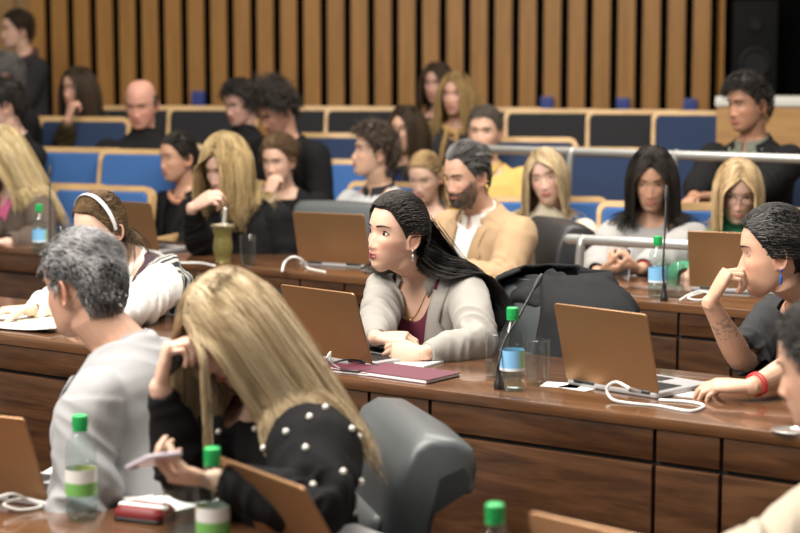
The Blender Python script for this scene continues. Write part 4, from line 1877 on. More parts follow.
# loudspeaker in the dark recess
sp_ = PX(755, 48, 12.05)
E = empty('loudspeaker', (sp_.x, sp_.y, sp_.z - .30), R(-5), 'dark tall loudspeaker in the black recess right of the board wall', 'loudspeaker')
mb = MB()
mb.box((-.15, 0, 0), (.15, .28, .62))
mb.obj('cabinet', plain('speaker_box', (.006, .0065, .007), .7, spec=.15), E, bevel=.012)
for zz, rr in ((.20, .105), (.46, .05)):
    mb = MB()
    mb.lathe([(rr, 0), (rr, .012), (rr * .86, .016), (rr * .80, .006), (rr * .35, -.02), (rr * .3, -.005), (.004, .004)], 28)
    o = mb.obj('cone', plain('speaker_cone', (.014, .015, .017), .6, spec=.2), E)
    o.rotation_euler = (R(90), 0, 0)
    o.location = (0, -.002, zz)
mb = MB()
mb.box((-.03, .28, .2), (.03, .33, .4))
mb.obj('wall_bracket', BLACKW, E, smooth=False)

# wooden counter behind the man in the dark suit
c0 = PX(717, 97, 9.7)
E = empty('wooden_counter', (c0.x, c0.y, .34), R(-12), 'tall honey wood counter with white top before the black recess', 'counter')
mb = MB()
mb.box((0, 0, 0), (1.6, .04, c0.z - .34 - .03))
mb.box((0, .04, 0), (.04, .45, c0.z - .34 - .03))
mb.obj('front_panel', wood('counter_wood', (.30, .16, .055), (.40, .23, .085), scale=(3, 20, 20), rough=.5), E, smooth=False)
mb = MB()
mb.box((-.01, -.01, c0.z - .34 - .05), (1.62, .50, c0.z - .34))
mb.obj('top', plain('counter_top', (.55, .54, .50), .5), E, bevel=.006)

# small blue boxes along the foot of the board wall
for i, (px, py, lb) in enumerate(((199, 100, 'small blue box on the board wall left of the dark-haired man looking left'), (281, 103, 'small blue box on the board wall above the curly-haired man'),
                                  (547, 106, 'small blue box on the board wall above the middle row of black seats'), (623, 107, 'small blue box on the board wall above the long black seat'),
                                  (690, 108, 'small blue box on the board wall nearest the black recess'))):
    t = (px - 31) / (717 - 31)
    q = PX(px, py, 13.0 * (1 - t) + 12.2 * t - .03)
    E = empty('wall_box', (q.x, q.y, q.z - .045), wb.rotation_euler.z, lb, 'wall box', 'blue boxes along the board wall')
    mb = MB()
    mb.box((-.045, -.035, 0), (.045, .03, .11))
    mb.obj('housing', plain('blue_box', (.025, .05, .24), .5), E, bevel=.006)
    mb = MB()
    mb.box((-.030, -.038, .02), (.030, -.034, .09))
    mb.obj('cover_plate', plain('blue_box_plate', (.03, .06, .26), .35), E, smooth=False)

# ================================================================== desks
jb = [px_on_front(p, A_B) for p in (-80, 120, 190, 369, 430, 655, 722)]
jb += [jb[-1] + .62, jb[-1] + .80, jb[-1] + 1.5]
desk('long polished walnut desk with the grey-blazer woman seated behind it', A_B, -4.0, 2.6, jb, floor=0.0)
desk('long walnut desk of the row behind, carrying the gourd cup and open laptops', A_C, -3.2, 2.6, [-2.4, -2.2, -1.1, -.9, .1, .32, .92, 1.14, 1.75, 1.95], floor=0.0)
desk('nearest walnut desk, holding the green label bottle and red pouch', A_A, -3.0, 2.4, [-1.8, -1.6, -.4, -.2, .9, 1.1], depth=.80, floor=FA)
ZA, ZB, ZC = .63, .76, .78


def at(px, py, z):
    return ON(px, py, z)


# ------------------------------------------------------------------ desk things
laptop('open laptop with bronze lid before the grey-blazer woman', at(334, 363, ZB), RZ - R(9), 19, w=.30)
laptop('open laptop with bronze lid and a white cable curling at its foot', at(611, 392, ZB), RZ - R(10), 15, w=.30)
laptop('open laptop beside the empty grey chair on the second desk', at(334, 267, ZC), RZ + R(8), 14, w=.33)
laptop('open laptop between the white-bloused woman and the gourd cup', at(132, 252, ZC), RZ - R(2), 12)
laptop('open laptop in front of the green-sweater woman with glasses', at(734, 293, ZC), RZ + R(12), 14)
laptop('open laptop cut off by the left edge of the picture, below the grey-haired man', at(-12, 500, ZA), RZ + R(10), 22)
lp = PX(257, 469, 3.37)
laptop('open laptop leaning low in front of the pearl-sleeved blonde woman', (lp.x + .088, lp.y + .062, ZA), R(-55), 30)
lp = PX(527, 509, 2.99)
laptop('top corner of an open laptop at the bottom edge, right of the green bottle cap', (lp.x + .158, lp.y - .07, ZA), RZ - R(9), 16)

bottle('water bottle with blue label right of the grey-blazer woman', at(512, 390, ZB))
bottle('water bottle with blue label behind the bronze laptop, near the far railing', at(657, 297, ZC), .9)
bottle('water bottle beside the woman in the pink top', at(40, 254, ZC), .4, look='blue')
bottle('water bottle with green and white label in front of the grey-haired man', at(82, 519, ZA), -.3, 1.05, look='green', fill=.05)
bb_ = PX(212, 446, 3.46)
bottle('water bottle with green label behind the glass, by the blonde woman', (bb_.x, bb_.y, ZA), 1.2, 1.05, look='green', fill=.06)
bb_ = PX(495, 509, 3.02)
bottle('water bottle of which only the green cap rises at the bottom edge', (bb_.x, bb_.y, ZA), .3, 1.05, look='green')

tumbler('clear drinking glass between the blazer sleeve and the blue label bottle', at(497, 377, ZB))
tumbler('clear drinking glass between the blue label bottle and the hung coat', at(538, 384, ZB), fill=.0)
tumbler('clear drinking glass beside the gourd cup', at(248, 266, ZC), r=.034, h=.128)
tumbler('clear drinking glass right of the far blue label bottle', at(675, 297, ZC), fill=.0)
tumbler('clear drinking glass beside the pink-top woman and her bottle', at(60, 254, ZC), fill=.0)
tumbler('clear drinking glass behind the green and white label bottle', at(108, 500, ZA), h=.12)
gl = PX(180, 472, 3.56)
tumbler('clear drinking glass in front of the hand with the phone', (gl.x, gl.y, ZA), r=.036, h=.125)

# gourd cup with a metal straw
g = at(223, 263, ZC)
E = empty('gourd_cup', g, 0, 'green-gold gourd cup with a flared rim and metal straw', 'cup')
mb = MB()
mb.lathe([(.030, 0), (.034, .004), (.030, .014), (.036, .035), (.042, .065), (.038, .095), (.036, .115), (.046, .150), (.049, .156), (.044, .155), (.033, .118), (.004, .11)], 28)
mb.obj('cup_body', plain('gourd_skin', (.20, .17, .055), .32, metal=.35, vary=.35, bscale=60), E)
mb = MB()
mb.lathe([(.045, .147), (.050, .151), (.051, .158), (.046, .160), (.044, .155)], 28)
mb.obj('rim', plain('gourd_rim', (.55, .50, .36), .25, metal=.8), E)
mb = MB()
mb.tube([(0, 0, .10), (.004, 0, .16), (.012, -.004, .225)], [(.007, .004)] * 3, 10, up=(0, 1, 0))
mb.obj('straw', plain('straw_metal', (.80, .80, .78), .2, metal=.7), E)

# microphones
b = at(499, 389, ZB)
gooseneck('black microphone on a curved stalk before the blue label bottle', b, [PX(498, 368, 4.56), PX(504, 342, 4.58), PX(518, 318, 4.62), PX(530, 296, 4.66), PX(535, 287, 4.68)])
b = at(664, 301, ZC)
gooseneck('black microphone on a straight stalk before the far blue label bottle', b, [PX(663, 270, 6.05), PX(665, 230, 6.07), PX(666, 199, 6.1)], tip_col=(.35, .34, .32))
b = at(51, 257, ZC)
gooseneck('black microphone on a straight stalk near the pink-top woman', b, [PX(50, 230, 7.55), PX(50, 200, 7.56), PX(50, 176, 7.58)], tip_col=(.35, .34, .32))

# folders, papers, cables
BURGF = plain('burgundy_card', (.105, .020, .040), .6)
c = at(395, 374, ZB)
E = empty('folder', c, RZ + R(-3), 'burgundy folder of papers lying before the bronze laptop', 'folder')
for nm, z0, z1, m_, dx in (('lower_cover', 0, .003, BURGF, 0), ('paper_stack', .0031, .010, PAPER, -.002), ('upper_cover', .0101, .0125, BURGF, .003)):
    mb = MB()
    mb.slab(round_rect(.33, .15, .004, 3) + np.array([dx, 0]), z0, z1)
    mb.obj(nm, m_, E, smooth=False)
c = at(352, 371, ZB)
E = empty('folder', c, RZ + R(4), 'closed burgundy folder partly under the laptop cables', 'folder')
for nm, z0, z1, m_ in (('lower_cover', 0, .002, BURGF), ('paper_stack', .0021, .006, PAPER), ('upper_cover', .0061, .0082, BURGF)):
    mb = MB()
    mb.slab(round_rect(.21, .10, .004, 3), z0, z1)
    mb.obj(nm, m_, E, smooth=False)
c = at(400, 360, ZB)
sheet('white paper pad under the clasped hands', (c.x, c.y, ZB + .001), .26, .18, RZ + R(4), t=.006, name='paper_pad', cat='paper pad')
c = at(524, 386, ZB)
sheet('small white coaster under the tumbler by the coat', (c.x + .10, c.y + .01, ZB), .10, .07, RZ + R(15), t=.001, name='paper_coaster', cat='coaster')
c = at(588, 388, ZB)
sheet('small white paper slip left of the bronze laptop with the white cable', (c.x - .03, c.y, ZB), .09, .05, RZ + R(-8), t=.001, name='paper_slip')
c = at(676, 394, ZB)
sheet('small white notepaper between the white-cabled laptop and the elbow', (c.x, c.y, ZB), .11, .07, RZ + R(10), t=.003)

cable('white charging cable arching in front of the bronze laptop', [at(640, 392, ZB + .03), at(629, 388, ZB + .06), at(616, 382, ZB + .055), at(607, 388, ZB + .035), at(612, 399, ZB + .01), at(630, 403, ZB + .004), at(660, 406, ZB + .004), at(690, 411, ZB + .004), at(704, 406, ZB + .004), at(690, 402, ZB + .004), at(660, 400, ZB + .004)], .0038)
cable('thin dark cable looped before the grey-blazer woman\'s laptop', [at(330, 364, ZB + .02), at(345, 360, ZB + .03), at(362, 361, ZB + .02), at(380, 367, ZB + .010), at(360, 371, ZB + .012), at(340, 370, ZB + .011)], .0026, DARKPL)
cable('thin white cable with a standing loop at the laptop foot', [at(276, 352, ZB + .05), at(300, 364, ZB + .005), at(324, 368, ZB + .004), at(327, 358, ZB + .05), at(331, 352, ZB + .06), at(331, 362, ZB + .03), at(342, 369, ZB + .008), at(352, 368, ZB + .010)], .0024)
cable('white cable arching beside the laptop at the empty grey chair', [at(282, 271, ZC + .004), at(285, 262, ZC + .035), at(293, 257, ZC + .055), at(302, 260, ZC + .04), at(308, 268, ZC + .004), at(325, 272, ZC + .004)], .0045)
cable('white cable lying behind the white-bloused woman', [at(120, 255, ZC + .03), at(140, 250, ZC + .04), at(158, 253, ZC + .03), at(175, 262, ZC + .006), at(200, 263, ZC + .006), at(215, 266, ZC + .006)], .0042)
cable('white cables bunched beside the far bottle', [at(680, 300, ZC + .004), at(690, 294, ZC + .02), at(702, 291, ZC + .025), at(712, 296, ZC + .012), at(700, 300, ZC + .004), at(688, 298, ZC + .01), at(697, 294, ZC + .02), at(710, 292, ZC + .02), at(720, 298, ZC + .004)], .0036)
cable('pale cables tangled by the laptop at the left edge', [at(-10, 500, ZA + .03), at(12, 494, ZA + .04), at(28, 500, ZA + .02), at(42, 506, ZA + .006), at(20, 510, ZA + .006), at(4, 504, ZA + .02), at(26, 499, ZA + .02), at(60, 508, ZA + .004)], .0034)
cable('dark adapter leads lying right of the empty-chair laptop', [at(362, 268, ZC + .01), at(372, 264, ZC + .02), at(378, 270, ZC + .008), at(366, 272, ZC + .006), at(390, 272, ZC + .006)], .006, DARKPL)

# near desk: papers, pouch
c = at(100, 488, ZA)
sheet('loose white papers spread behind the green and white label bottle', (c.x, c.y, ZA), .34, .24, RZ + R(20), t=.004, curl=.01, name='paper_sheaf')
c = at(165, 498, ZA)
sheet('white paper stack under the phone hand', (c.x, c.y, ZA), .30, .21, RZ - R(12), t=.012, name='paper_stack_loose')
c = at(145, 519, ZA)
E = empty('pouch', c, RZ + R(12), 'small dark red pouch with a white stripe on the near desk', 'pouch')
mb = MB()
mb.slab(round_rect(.12, .08, .02), 0, .030, bev=.010)
mb.obj('pouch_body', plain('red_leather', (.16, .012, .016), .45), E)
mb = MB()
mb.slab(round_rect(.121, .018, .006) + np.array([0, -.005]), .026, .0325, bev=.002)
mb.obj('stripe', PAPER, E)
mb = MB()
mb.slab(round_rect(.123, .083, .02), .0, .010, bev=.003)
mb.obj('base_trim', plain('black_leather', (.01, .009, .009), .5), E)
# papers before the white-bloused woman
c = at(22, 325, ZB)
sheet('open document with coloured print before the white-bloused woman', (c.x, c.y, ZB), .42, .24, RZ + R(6), t=.004, curl=.012, name='document')
c = at(50, 322, ZB)
sheet('cream document lying beside the coloured print', (c.x + .05, c.y - .05, ZB), .26, .20, RZ - R(14), t=.008, mat=plain('cream_paper', (.72, .66, .48), .8), name='document')

# metal socket discs in the worktop
for px, py, lb in ((790, 431, 'round metal socket in the worktop before the grey-sweatered woman'),):
    q = at(px, py, ZB)
    E = empty('desk_socket', q, 0, lb, 'socket')
    mb = MB()
    mb.lathe([(.045, 0), (.045, .003), (.036, .005), (.034, .002), (.003, .002)], 28)
    mb.obj('socket_ring', plain('socket_metal', (.70, .70, .68), .2, metal=.9), E)
# ================================================================== people
BLACKH = [(.008, .007, .006), (.030, .024, .020)]
DKBR = [(.018, .011, .007), (.060, .036, .020)]
BRN = [(.060, .034, .016), (.150, .090, .042)]
BLOND = [(.18, .105, .04), (.42, .28, .12), (.58, .43, .22)]
ASHBL = [(.20, .13, .06), (.42, .31, .17), (.60, .48, .30)]
GREYH = [(.035, .034, .034), (.11, .11, .11), (.30, .30, .30)]
FAIR, LIGHT, OLIVE, TAN = (.62, .40, .29), (.58, .355, .25), (.52, .30, .20), (.42, .22, .14)


def cloth(name, col, bump=.35, scale=420, sheen=None, vary=.08, rough=.88):
    sheen = (.10 if max(col) > .1 else .0) if sheen is None else sheen
    return plain(name, col, rough, spec=.10 if max(col) < .1 else .3, bump=bump, bscale=scale, sheen=sheen, vary=vary)


GREYBLZ = cloth('grey_blazer_cloth', (.30, .288, .265), scale=650)
BURG = cloth('burgundy_jersey', (.125, .022, .045))
CHARK = cloth('charcoal_knit', (.042, .044, .047), bump=.8, scale=300)
PALEGREY = cloth('pale_grey_suiting', (.30, .305, .315), scale=600)
BLACKC = cloth('black_cloth', (.010, .010, .011))
BLACKC2 = cloth('black_coat_cloth', (.012, .012, .013))
WHITEC = cloth('white_cotton', (.78, .77, .74))
TANC = cloth('tan_cloth', (.40, .275, .160), scale=600)
BEIGEC = cloth('beige_cloth', (.43, .37, .29), scale=600)
PLUM = cloth('plum_wool', (.060, .036, .050))
PINKC = cloth('pink_cotton', (.62, .13, .28))
BROWNC = cloth('brown_grey_wool', (.10, .075, .060))
GREYKN = cloth('grey_knit', (.34, .335, .325), bump=.7, scale=320)
CREAMKN = cloth('cream_knit', (.68, .62, .48), bump=.8, scale=280)
GREENKN = cloth('green_fleece', (.045, .23, .12), bump=.6, scale=320)
YELLOWC = cloth('mustard_cotton', (.62, .42, .13))
NAVYC = cloth('navy_cloth', (.012, .022, .060))
POLOG = cloth('pale_polo', (.50, .51, .52))
DKGREYC = cloth('dark_grey_cloth', (.028, .028, .030))
SCARFO = cloth('print_scarf_cloth', (.55, .26, .16), vary=.5, scale=40)
OLIVEC = cloth('olive_cloth', (.050, .038, .018))
SANDC = cloth('sand_scarf_cloth', (.40, .25, .10))


def pearls(P, E, part, n=46):
    """Pearls sewn on the sleeves and shoulders of the jacket."""
    v = verts_of(part.data)
    nn = normals_of(part.data)
    rng = np.random.default_rng(5)
    order = rng.permutation(len(v))
    keep = []
    mb = MB()
    mb.ball((0, 0, 0), .0068, None, 12, 8)
    m0 = None
    pm = plain('pearl', (.78, .76, .70), .18, coat=.5)
    for i in order:
        ok = False
        for nm, a in P['arms'].items():
            u = a['E'] - a['S']
            t = np.dot(v[i] - a['S'], u) / np.dot(u, u)
            if -.35 < t < (.9 if nm == 'l' else .8) and np.linalg.norm(v[i] - (a['S'] + u * t)) < .14: ok = True
        if ok and all(np.linalg.norm(v[i] - v[j]) > .052 for j in keep):
            keep.append(i)
            p = v[i] + nn[i] * .003
            if m0 is None:
                o = mb.obj('pearl', pm, E)
                m0 = o.data
            else:
                o = bpy.data.objects.new('pearl', m0)
                COL.objects.link(o)
                o.parent = E
            o.location = p
        if len(keep) >= n: break


def earring(P, E, mat, side=(1, -1), drop=.03, top=None):
    H, M = P['head'], P['M']
    w = H.prof(np.array(-.01))[2]
    for s in side:
        b = np.array([[s * (w + .008), .020 - .012, -.045]])
        p = tf(M, b)[0]
        mb = MB()
        mb.ball(p, .0042, None, 10, 8)
        mb.tube([p, p + np.array([0, 0, -.010])], .0009, 6)
        q = p + np.array([0, 0, -.010 - drop / 2])
        mb.ball(q, (.0045, .0045, drop / 2), None, 10, 8)
        mb.obj('earring', mat, E)


def neck_chain(P, E, mat, r=.064, drop=.06, pend=True):
    th = np.linspace(0, 2 * math.pi, 49)
    fr = np.clip((-np.cos(th) + 1) / 2, 0, 1)
    hh = .632 - .045 * fr - drop * fr ** 3
    x = r * np.sin(th) * (1 - .25 * fr ** 2)
    f = np.where(np.cos(th) > 0, -.012 - r * np.cos(th), -.012 - r * np.cos(th))
    ff = np.where(-np.cos(th) > 0, np.maximum(-.012 + r * -np.cos(th), torso_front(P, x, hh, .002) - .012 * G(hh - .60, .06)), -.012 - r * np.cos(th))
    q = np.stack([x, -ff, hh], -1)
    mb = MB()
    mb.tube(tf(P['T'], q), .0013, 6, round_caps=False)
    if pend:
        i = 24
        mb.ball(tf(P['T'], q[i:i + 1])[0] + np.array([0, -.003, -.006]), .006, None, 10, 8)
    mb.obj('necklace', mat, E)


def bracelet(P, E, mat, arm, back=.02, n=2, r=.031):
    a = P['arms'][arm]
    u = nrm(a['W'] - a['E'])
    s = nrm(np.cross(u, [0.1, 0.2, 1]))
    w = np.cross(u, s)
    for k in range(n):
        th = np.linspace(0, 2 * math.pi, 29)
        c = a['W'] - u * (back + .011 * k)
        q = c + (s[None] * np.cos(th)[:, None] + w[None] * np.sin(th)[:, None]) * r
        mb = MB()
        mb.tube(q, .0024, 7, round_caps=False)
        mb.obj('bracelet', mat, E)


def nails(P, E, mat, arms=('r', 'l')):
    mb = MB()
    for nm in arms:
        for i, (tp, d, n) in enumerate(P['tips'][nm]):
            mb.ball(tp - n * .0052 - d * .001, (.0042, .0042, .0032), None, 8, 6)
    mb.obj('fingernails', mat, E)


def hair_tie(P, E, c, r=.014, mat=None):
    th = np.linspace(0, 2 * math.pi, 25)
    q = np.stack([c[0] + r * np.sin(th) * .6, np.full(25, c[1]) + .004 * np.sin(2 * th), c[2] + r * np.cos(th)], -1)
    mb = MB()
    mb.tube(tf(P['M'], q), .004, 8, round_caps=False)
    mb.obj('hair_tie', mat or BLACKC, E)


def headband(P, E, mat):
    a = np.radians(np.linspace(-100, 100, 41))
    th = np.linspace(-1.62, 1.62, 41)
    x = .088 * np.sin(th)
    z = .014 + .116 * np.cos(th)
    y = np.full(41, -.030) + .02 * (1 - np.cos(th))
    mb = MB()
    mb.tube(tf(P['M'], np.stack([x, y, z], -1)), np.stack([np.full(41, .003), np.full(41, .010)], 1), 10, up=(0, -1, 0))
    mb.obj('headband', mat, E)


def phone(label, c, rx, rz, ry=0):
    E = empty('smartphone', c, 0, label, 'phone')
    E.rotation_euler = (R(rx), R(ry), R(rz))
    mb = MB()
    mb.slab(round_rect(.072, .148, .010), -.004, .004, bev=.002)
    mb.obj('case', plain('phone_case', (.55, .50, .58), .35), E)
    mb = MB()
    mb.slab(round_rect(.066, .140, .008), .0041, .0046)
    mb.obj('screen', plain('phone_screen', (.02, .02, .025), .1), E)
    mb = MB()
    mb.lathe([(.006, -.0062), (.006, -.004)], 12, (-.022, .058, 0))
    mb.lathe([(.006, -.0062), (.006, -.004)], 12, (-.022, .042, 0))
    mb.obj('camera_lens', DARKPL, E)
    return E


def forearm_tattoo(arm):
    def paint(P, v, c):
        a = P['arms'][arm]
        u = a['W'] - a['E']
        L = np.linalg.norm(u)
        t = (v - a['E']) @ u / L / L
        rad = np.linalg.norm(v - (a['E'] + t[:, None] * u), axis=1)
        m = (np.abs(t - .62) < .16) & (rad < .06)
        q = vnoise(v * 130) + .6 * vnoise(v * 260)
        w = np.clip((q - .15) * 4, 0, 1) * m * .55
        return c * (1 - w[:, None]) + np.array([.09, .10, .11]) * w[:, None]
    return paint


PEOPLE = {}
# ---- the desk in the middle
def f_main(P, E):
    earring(P, E, plain('silver', (.70, .70, .70), .2, metal=.9), (1, -1), .022)
    neck_chain(P, E, plain('gold', (.75, .48, .16), .25, metal=.9), drop=.085)
    nails(P, E, plain('dark_nail', (.02, .010, .014), .2))
    hair_tie(P, E, (.004, .134, .022), .015)


PEOPLE['main'] = person('woman in an open grey blazer over a burgundy top, speaking, hands clasped', (396, 233), 5.3, hd=-36, hyaw=-50, pitch=-4, roll=3, lean=27, fem=True, s=.96,
    skin=(.64, .405, .30), lip=(.40, .095, .10), mouth=1.0, browc=(.016, .011, .009), lash=2.0, iris=(.022, .012, .008), eyes=(1.0, -.05, .1), eye_s=1.25, iris_r=1.22,
    hair=dict(style='long', pal=BLACKH, tie=(0, .124, .020), vol=.015, n=2600, fall=1300, len=.42, recede=.1, nape=(150, 232), w=.0015, rough=.1, grav=(.25, .9, -1), behind=.06),
    rh=dict(px=(374, 346, 5.03), dirw=(.92, -.25, .05), palmw=(.1, .30, -.95), pose='hold', polew=(-.6, .3, -.6)),
    lh=dict(px=(424, 353, 5.0), dirw=(-.92, .10, -.02), palmw=(-.1, .75, -.5), pose='hold', elbow=(489, 346, 5.15)),
    top=[dict(name='burgundy_top', mat=BURG, neck='scoop', nk=.105, open_w=.076, infl=.005, slack=.006, sleeve=0, wr=.003),
         dict(name='blazer', mat=GREYBLZ, neck='open', infl=.014, open_h=.16, open_w=.090, wr=.009, loose=.010)],
    face=dict(width=.96, jaw=.80, chin=.85, lips=1.0), pants=(.02, .02, .022), extra=dict(fn=f_main))


def f_right(P, E):
    earring(P, E, plain('blue_bead', (.03, .10, .40), .3), (1, -1), .030)
    neck_chain(P, E, plain('red_cord', (.42, .03, .03), .5), drop=.01, pend=False)
    bracelet(P, E, plain('red_thread', (.60, .03, .04), .6), 'l', .015, 2, .029)


PEOPLE['right'] = person('woman in a charcoal grey sweater, chin on fist, red bracelet on wrist', (775, 252), 4.8, hd=-62, hyaw=-98, pitch=5, roll=-2, lean=24, fem=True, s=.98,
    skin=(.60, .37, .26), lip=(.46, .17, .15), eyes=(.85, 0, 0), browc=(.03, .022, .02),
    hair=dict(style='long', pal=[(.010, .009, .009), (.035, .033, .032)], tie=(0, .135, -.012), vol=.017, n=2600, len=0, w=.0016, streak=(.050, .018, (.17, .17, .168)), bun=((0, .140, -.020), .040), rough=.12),
    rh=dict(px=(710, 303, 4.75), dirw=(.45, -.05, .88), palmw=(.75, .1, -.45), pose='loose', elbow=(702, 400, 4.66), hs=1.05),
    lh=dict(px=(744, 391, 4.42), dirw=(-.95, .20, .02), palmw=(.1, .2, -1), pose='relax', elbow=(806, 388, 4.20)),
    top=[dict(name='sweater', mat=CHARK, neck='v', nk=.085, vk=.55, infl=.014, slack=.03, sleeve=.42, loose=.022, wr=.010)],
    face=dict(nose=1.15, chin=.9), pants=(.02, .02, .03), extra=dict(paint=forearm_tattoo('r'), fn=f_right))


def f_white(P, E):
    headband(P, E, plain('pale_band', (.62, .62, .66), .4))


PEOPLE['white'] = person('woman in a white blouse and plum waistcoat, head bowed over papers', (99, 227), 6.0, hd=-46, hyaw=-34, pitch=14, roll=4, lean=26, fem=True, s=.97,
    skin=(.66, .45, .34), eyes=(.2, 0, -.5),
    hair=dict(style='long', pal=[(.045, .026, .012), (.15, .09, .042)], tie=(.02, .105, -.055), vol=.011, n=2200, fall=500, len=.16, w=.0016, nape=(150, 210)),
    rh=dict(px=(8, 318, 5.72), dirw=(-.9, -.3, 0), polew=(-1, 0, -.3)), lh=dict(px=(110, 318, 5.55), dirw=(-.8, -.3, 0), elbow=(158, 305, 5.70)),
    top=[dict(name='blouse', mat=WHITEC, neck='crew', infl=.008, sleeve=1.0, loose=.028, puff=.012, wr=.013, collar='shirt'),
         dict(name='waistcoat', mat=PLUM, neck='v', nk=.16, vk=.5, infl=.016, slack=.012, sleeve=0, extra_cut=lambda x, f, h: (np.abs(x) > .128) & (h > .42))],
    extra=dict(fn=f_white))

# ---- the nearest desk
PEOPLE['grey'] = person('grey-haired man in a pale grey suit jacket, seen from behind', (83, 284), 4.15, hd=-104, hyaw=-122, pitch=10, roll=0, lean=14, floor=FA, s=1.0,
    skin=(.56, .33, .235), browc=(.06, .055, .05),
    hair=dict(style='short', pal=[(.05, .05, .052), (.14, .14, .145), (.42, .42, .43)], vol=.013, len=.034, n=4200, side=.35, comb=(-.3, .55, .1), mess=.3, lift=.12, part=None, w=.0017, rough=.3),
    rh=dict(rel=(-.12, -.30, .60)), lh=dict(rel=(.12, -.30, .60)),
    top=[dict(name='shirt', mat=WHITEC, neck='crew', infl=.006, sleeve=0, collar='shirt', wr=0),
         dict(name='suit_jacket', mat=PALEGREY, neck='open', infl=.020, open_h=.2, open_w=.08, wr=.024, wscale=9, loose=.018, slack=.03)],
    face=dict(jaw=1.05, width=1.02), bulk=1.12, broad=1.04, neck=1.08, pants=(.10, .10, .11))


def f_blonde(P, E):
    pearls(P, E, [c for c in E.children if c.name.startswith('jacket')][0])


PEOPLE['blonde'] = person('blonde woman in a black jacket with pearl-studded sleeves, holding a phone', (232, 327), 3.75, hd=-60, hyaw=-50, pitch=34, roll=-8, lean=15, fem=True, floor=FA, s=.98,
    skin=(.62, .40, .30), eyes=(.3, 0, -.4), browc=(.16, .10, .05),
    hair=dict(style='long', pal=[(.20, .135, .065), (.44, .33, .19), (.62, .50, .33)], vol=.017, len=.37, n=5200, part=-.004, back=.10, guard=.070, near=(.54, .12, -.86), w=.0014, wave=.12, curl=.10, roots=None, steps2=24),
    rh=dict(px=(160, 388, 3.66), dirw=(.20, .05, .95), palmw=(.85, .1, -.2), pose='loose', elbow=(146, 500, 3.62)),
    lh=dict(px=(216, 480, 3.50), dirw=(-.98, -.05, .08), palmw=(.05, .25, .95), pose='hold', elbow=(300, 490, 3.52)),
    top=[dict(name='jacket', mat=BLACKC, neck='crew', infl=.014, sleeve=1.0, loose=.014, puff=.034, wr=.010)],
    pants=(.02, .02, .02), extra=dict(fn=f_blonde))
PEOPLE['corner'] = person('man in a beige jacket cut off by the right edge of the picture, dark hair', (828, 366), 3.42, hd=-124, hyaw=-122, pitch=12, lean=20, floor=FA, s=1.0, lh=dict(px=(700, 600, 3.3), elbow=(765, 560, 3.15)),
    skin=(.58, .35, .25),
    hair=dict(style='short', pal=[(.02, .018, .017), (.09, .085, .08)], vol=.016, len=.045, n=3200, side=.4, comb=(-.2, .5, .1), w=.0016),
    top=[dict(name='shirt', mat=WHITEC, neck='crew', infl=.006, sleeve=0, collar='shirt', wr=0),
         dict(name='suit_jacket', mat=BEIGEC, neck='open', infl=.020, wr=.012, wscale=10, loose=.02, slack=.03)], bulk=1.1, broad=1.05)

# ---- the desk behind
PEOPLE['beard'] = person('bearded man in a tan suit jacket and white shirt, looking down', (466, 175), 7.2, hd=-44, hyaw=-48, pitch=12, lean=14, s=1.0,
    skin=(.62, .385, .28), eyes=(.55, 0, -.5), browc=(.03, .022, .018),
    hair=dict(style='swept', pal=[(.020, .018, .017), (.06, .056, .054), (.20, .195, .19)], vol=.013, len=.055, n=3600, side=.35, comb=(.15, .8, .1), mess=.18, recede=.5),
    beard=dict(col=(.070, .050, .040), k=.60, locks=1000, len=.005, pal=[(.030, .024, .020), (.10, .085, .075)]),
    lh=dict(px=(440, 266, 7.0), dirw=(-.9, -.3, 0), elbow=(512, 270, 7.05)), rh=dict(px=(415, 264, 7.05), dirw=(.2, -.6, 0)),
    top=[dict(name='shirt', mat=WHITEC, neck='v', nk=.045, infl=.008, sleeve=0, collar='shirt', wr=.002),
         dict(name='suit_jacket', mat=TANC, neck='open', infl=.020, open_h=.22, open_w=.066, wr=.014, loose=.018, slack=.025)], bulk=1.1, broad=1.05)
PEOPLE['turtle'] = person('blonde woman in a black turtleneck, hand raised to her mouth, behind gourd cup', (226, 165), 7.7, hd=-30, hyaw=-34, pitch=20, roll=4, lean=14, side=-6, fem=True, s=1.08, fine=True,
    skin=(.60, .39, .30), eyes=(.4, 0, -.4), browc=(.14, .09, .04),
    hair=dict(style='long', pal=[(.17, .11, .045), (.38, .27, .125), (.55, .42, .22)], vol=.021, len=.27, n=3000, part=.015, guard=.060, w=.0019, curl=.24, wave=.25),
    rh=dict(px=(192, 208, 7.45), dirw=(.80, -.2, .50), palmw=(.1, .6, -.7), pose='hold', elbow=(182, 262, 7.35)), lh=dict(rel=(.0, -.30, .60), polew=(.8, .2, -.6)),
    top=[dict(name='turtleneck_sweater', mat=BLACKC, neck='turtle', infl=.010, wr=.007)])
PEOPLE['pink'] = person('woman with long pale blonde hair, pink top and brown cardigan, at left edge', (0, 153), 8.5, hd=-42, hyaw=-52, pitch=10, lean=10, fem=True, s=1.08, fine=True,
    skin=(.66, .44, .35),
    hair=dict(style='long', pal=[(.34, .24, .10), (.56, .43, .22), (.70, .58, .36)], vol=.014, len=.40, n=2600, part=-.01, w=.0022, guard=.066, near=(.40, .15, -.9)),
    rh=dict(px=(-20, 246, 8.1), dirw=(.3, -.8, 0)), lh=dict(px=(6, 243, 8.05), dirw=(-.8, -.4, .1), elbow=(45, 250, 8.2)),
    top=[dict(name='pink_top', mat=PINKC, neck='v', nk=.06, infl=.008, sleeve=0, wr=.003),
         dict(name='cardigan', mat=BROWNC, neck='open', infl=.020, open_h=.1, open_w=.085, lapel=False, wr=.009)])

# ---- the audience
def f_scarf(P, E):
    scarf(P, E, SCARFO, h=.60, thick=.018, turns=1, tails=False)


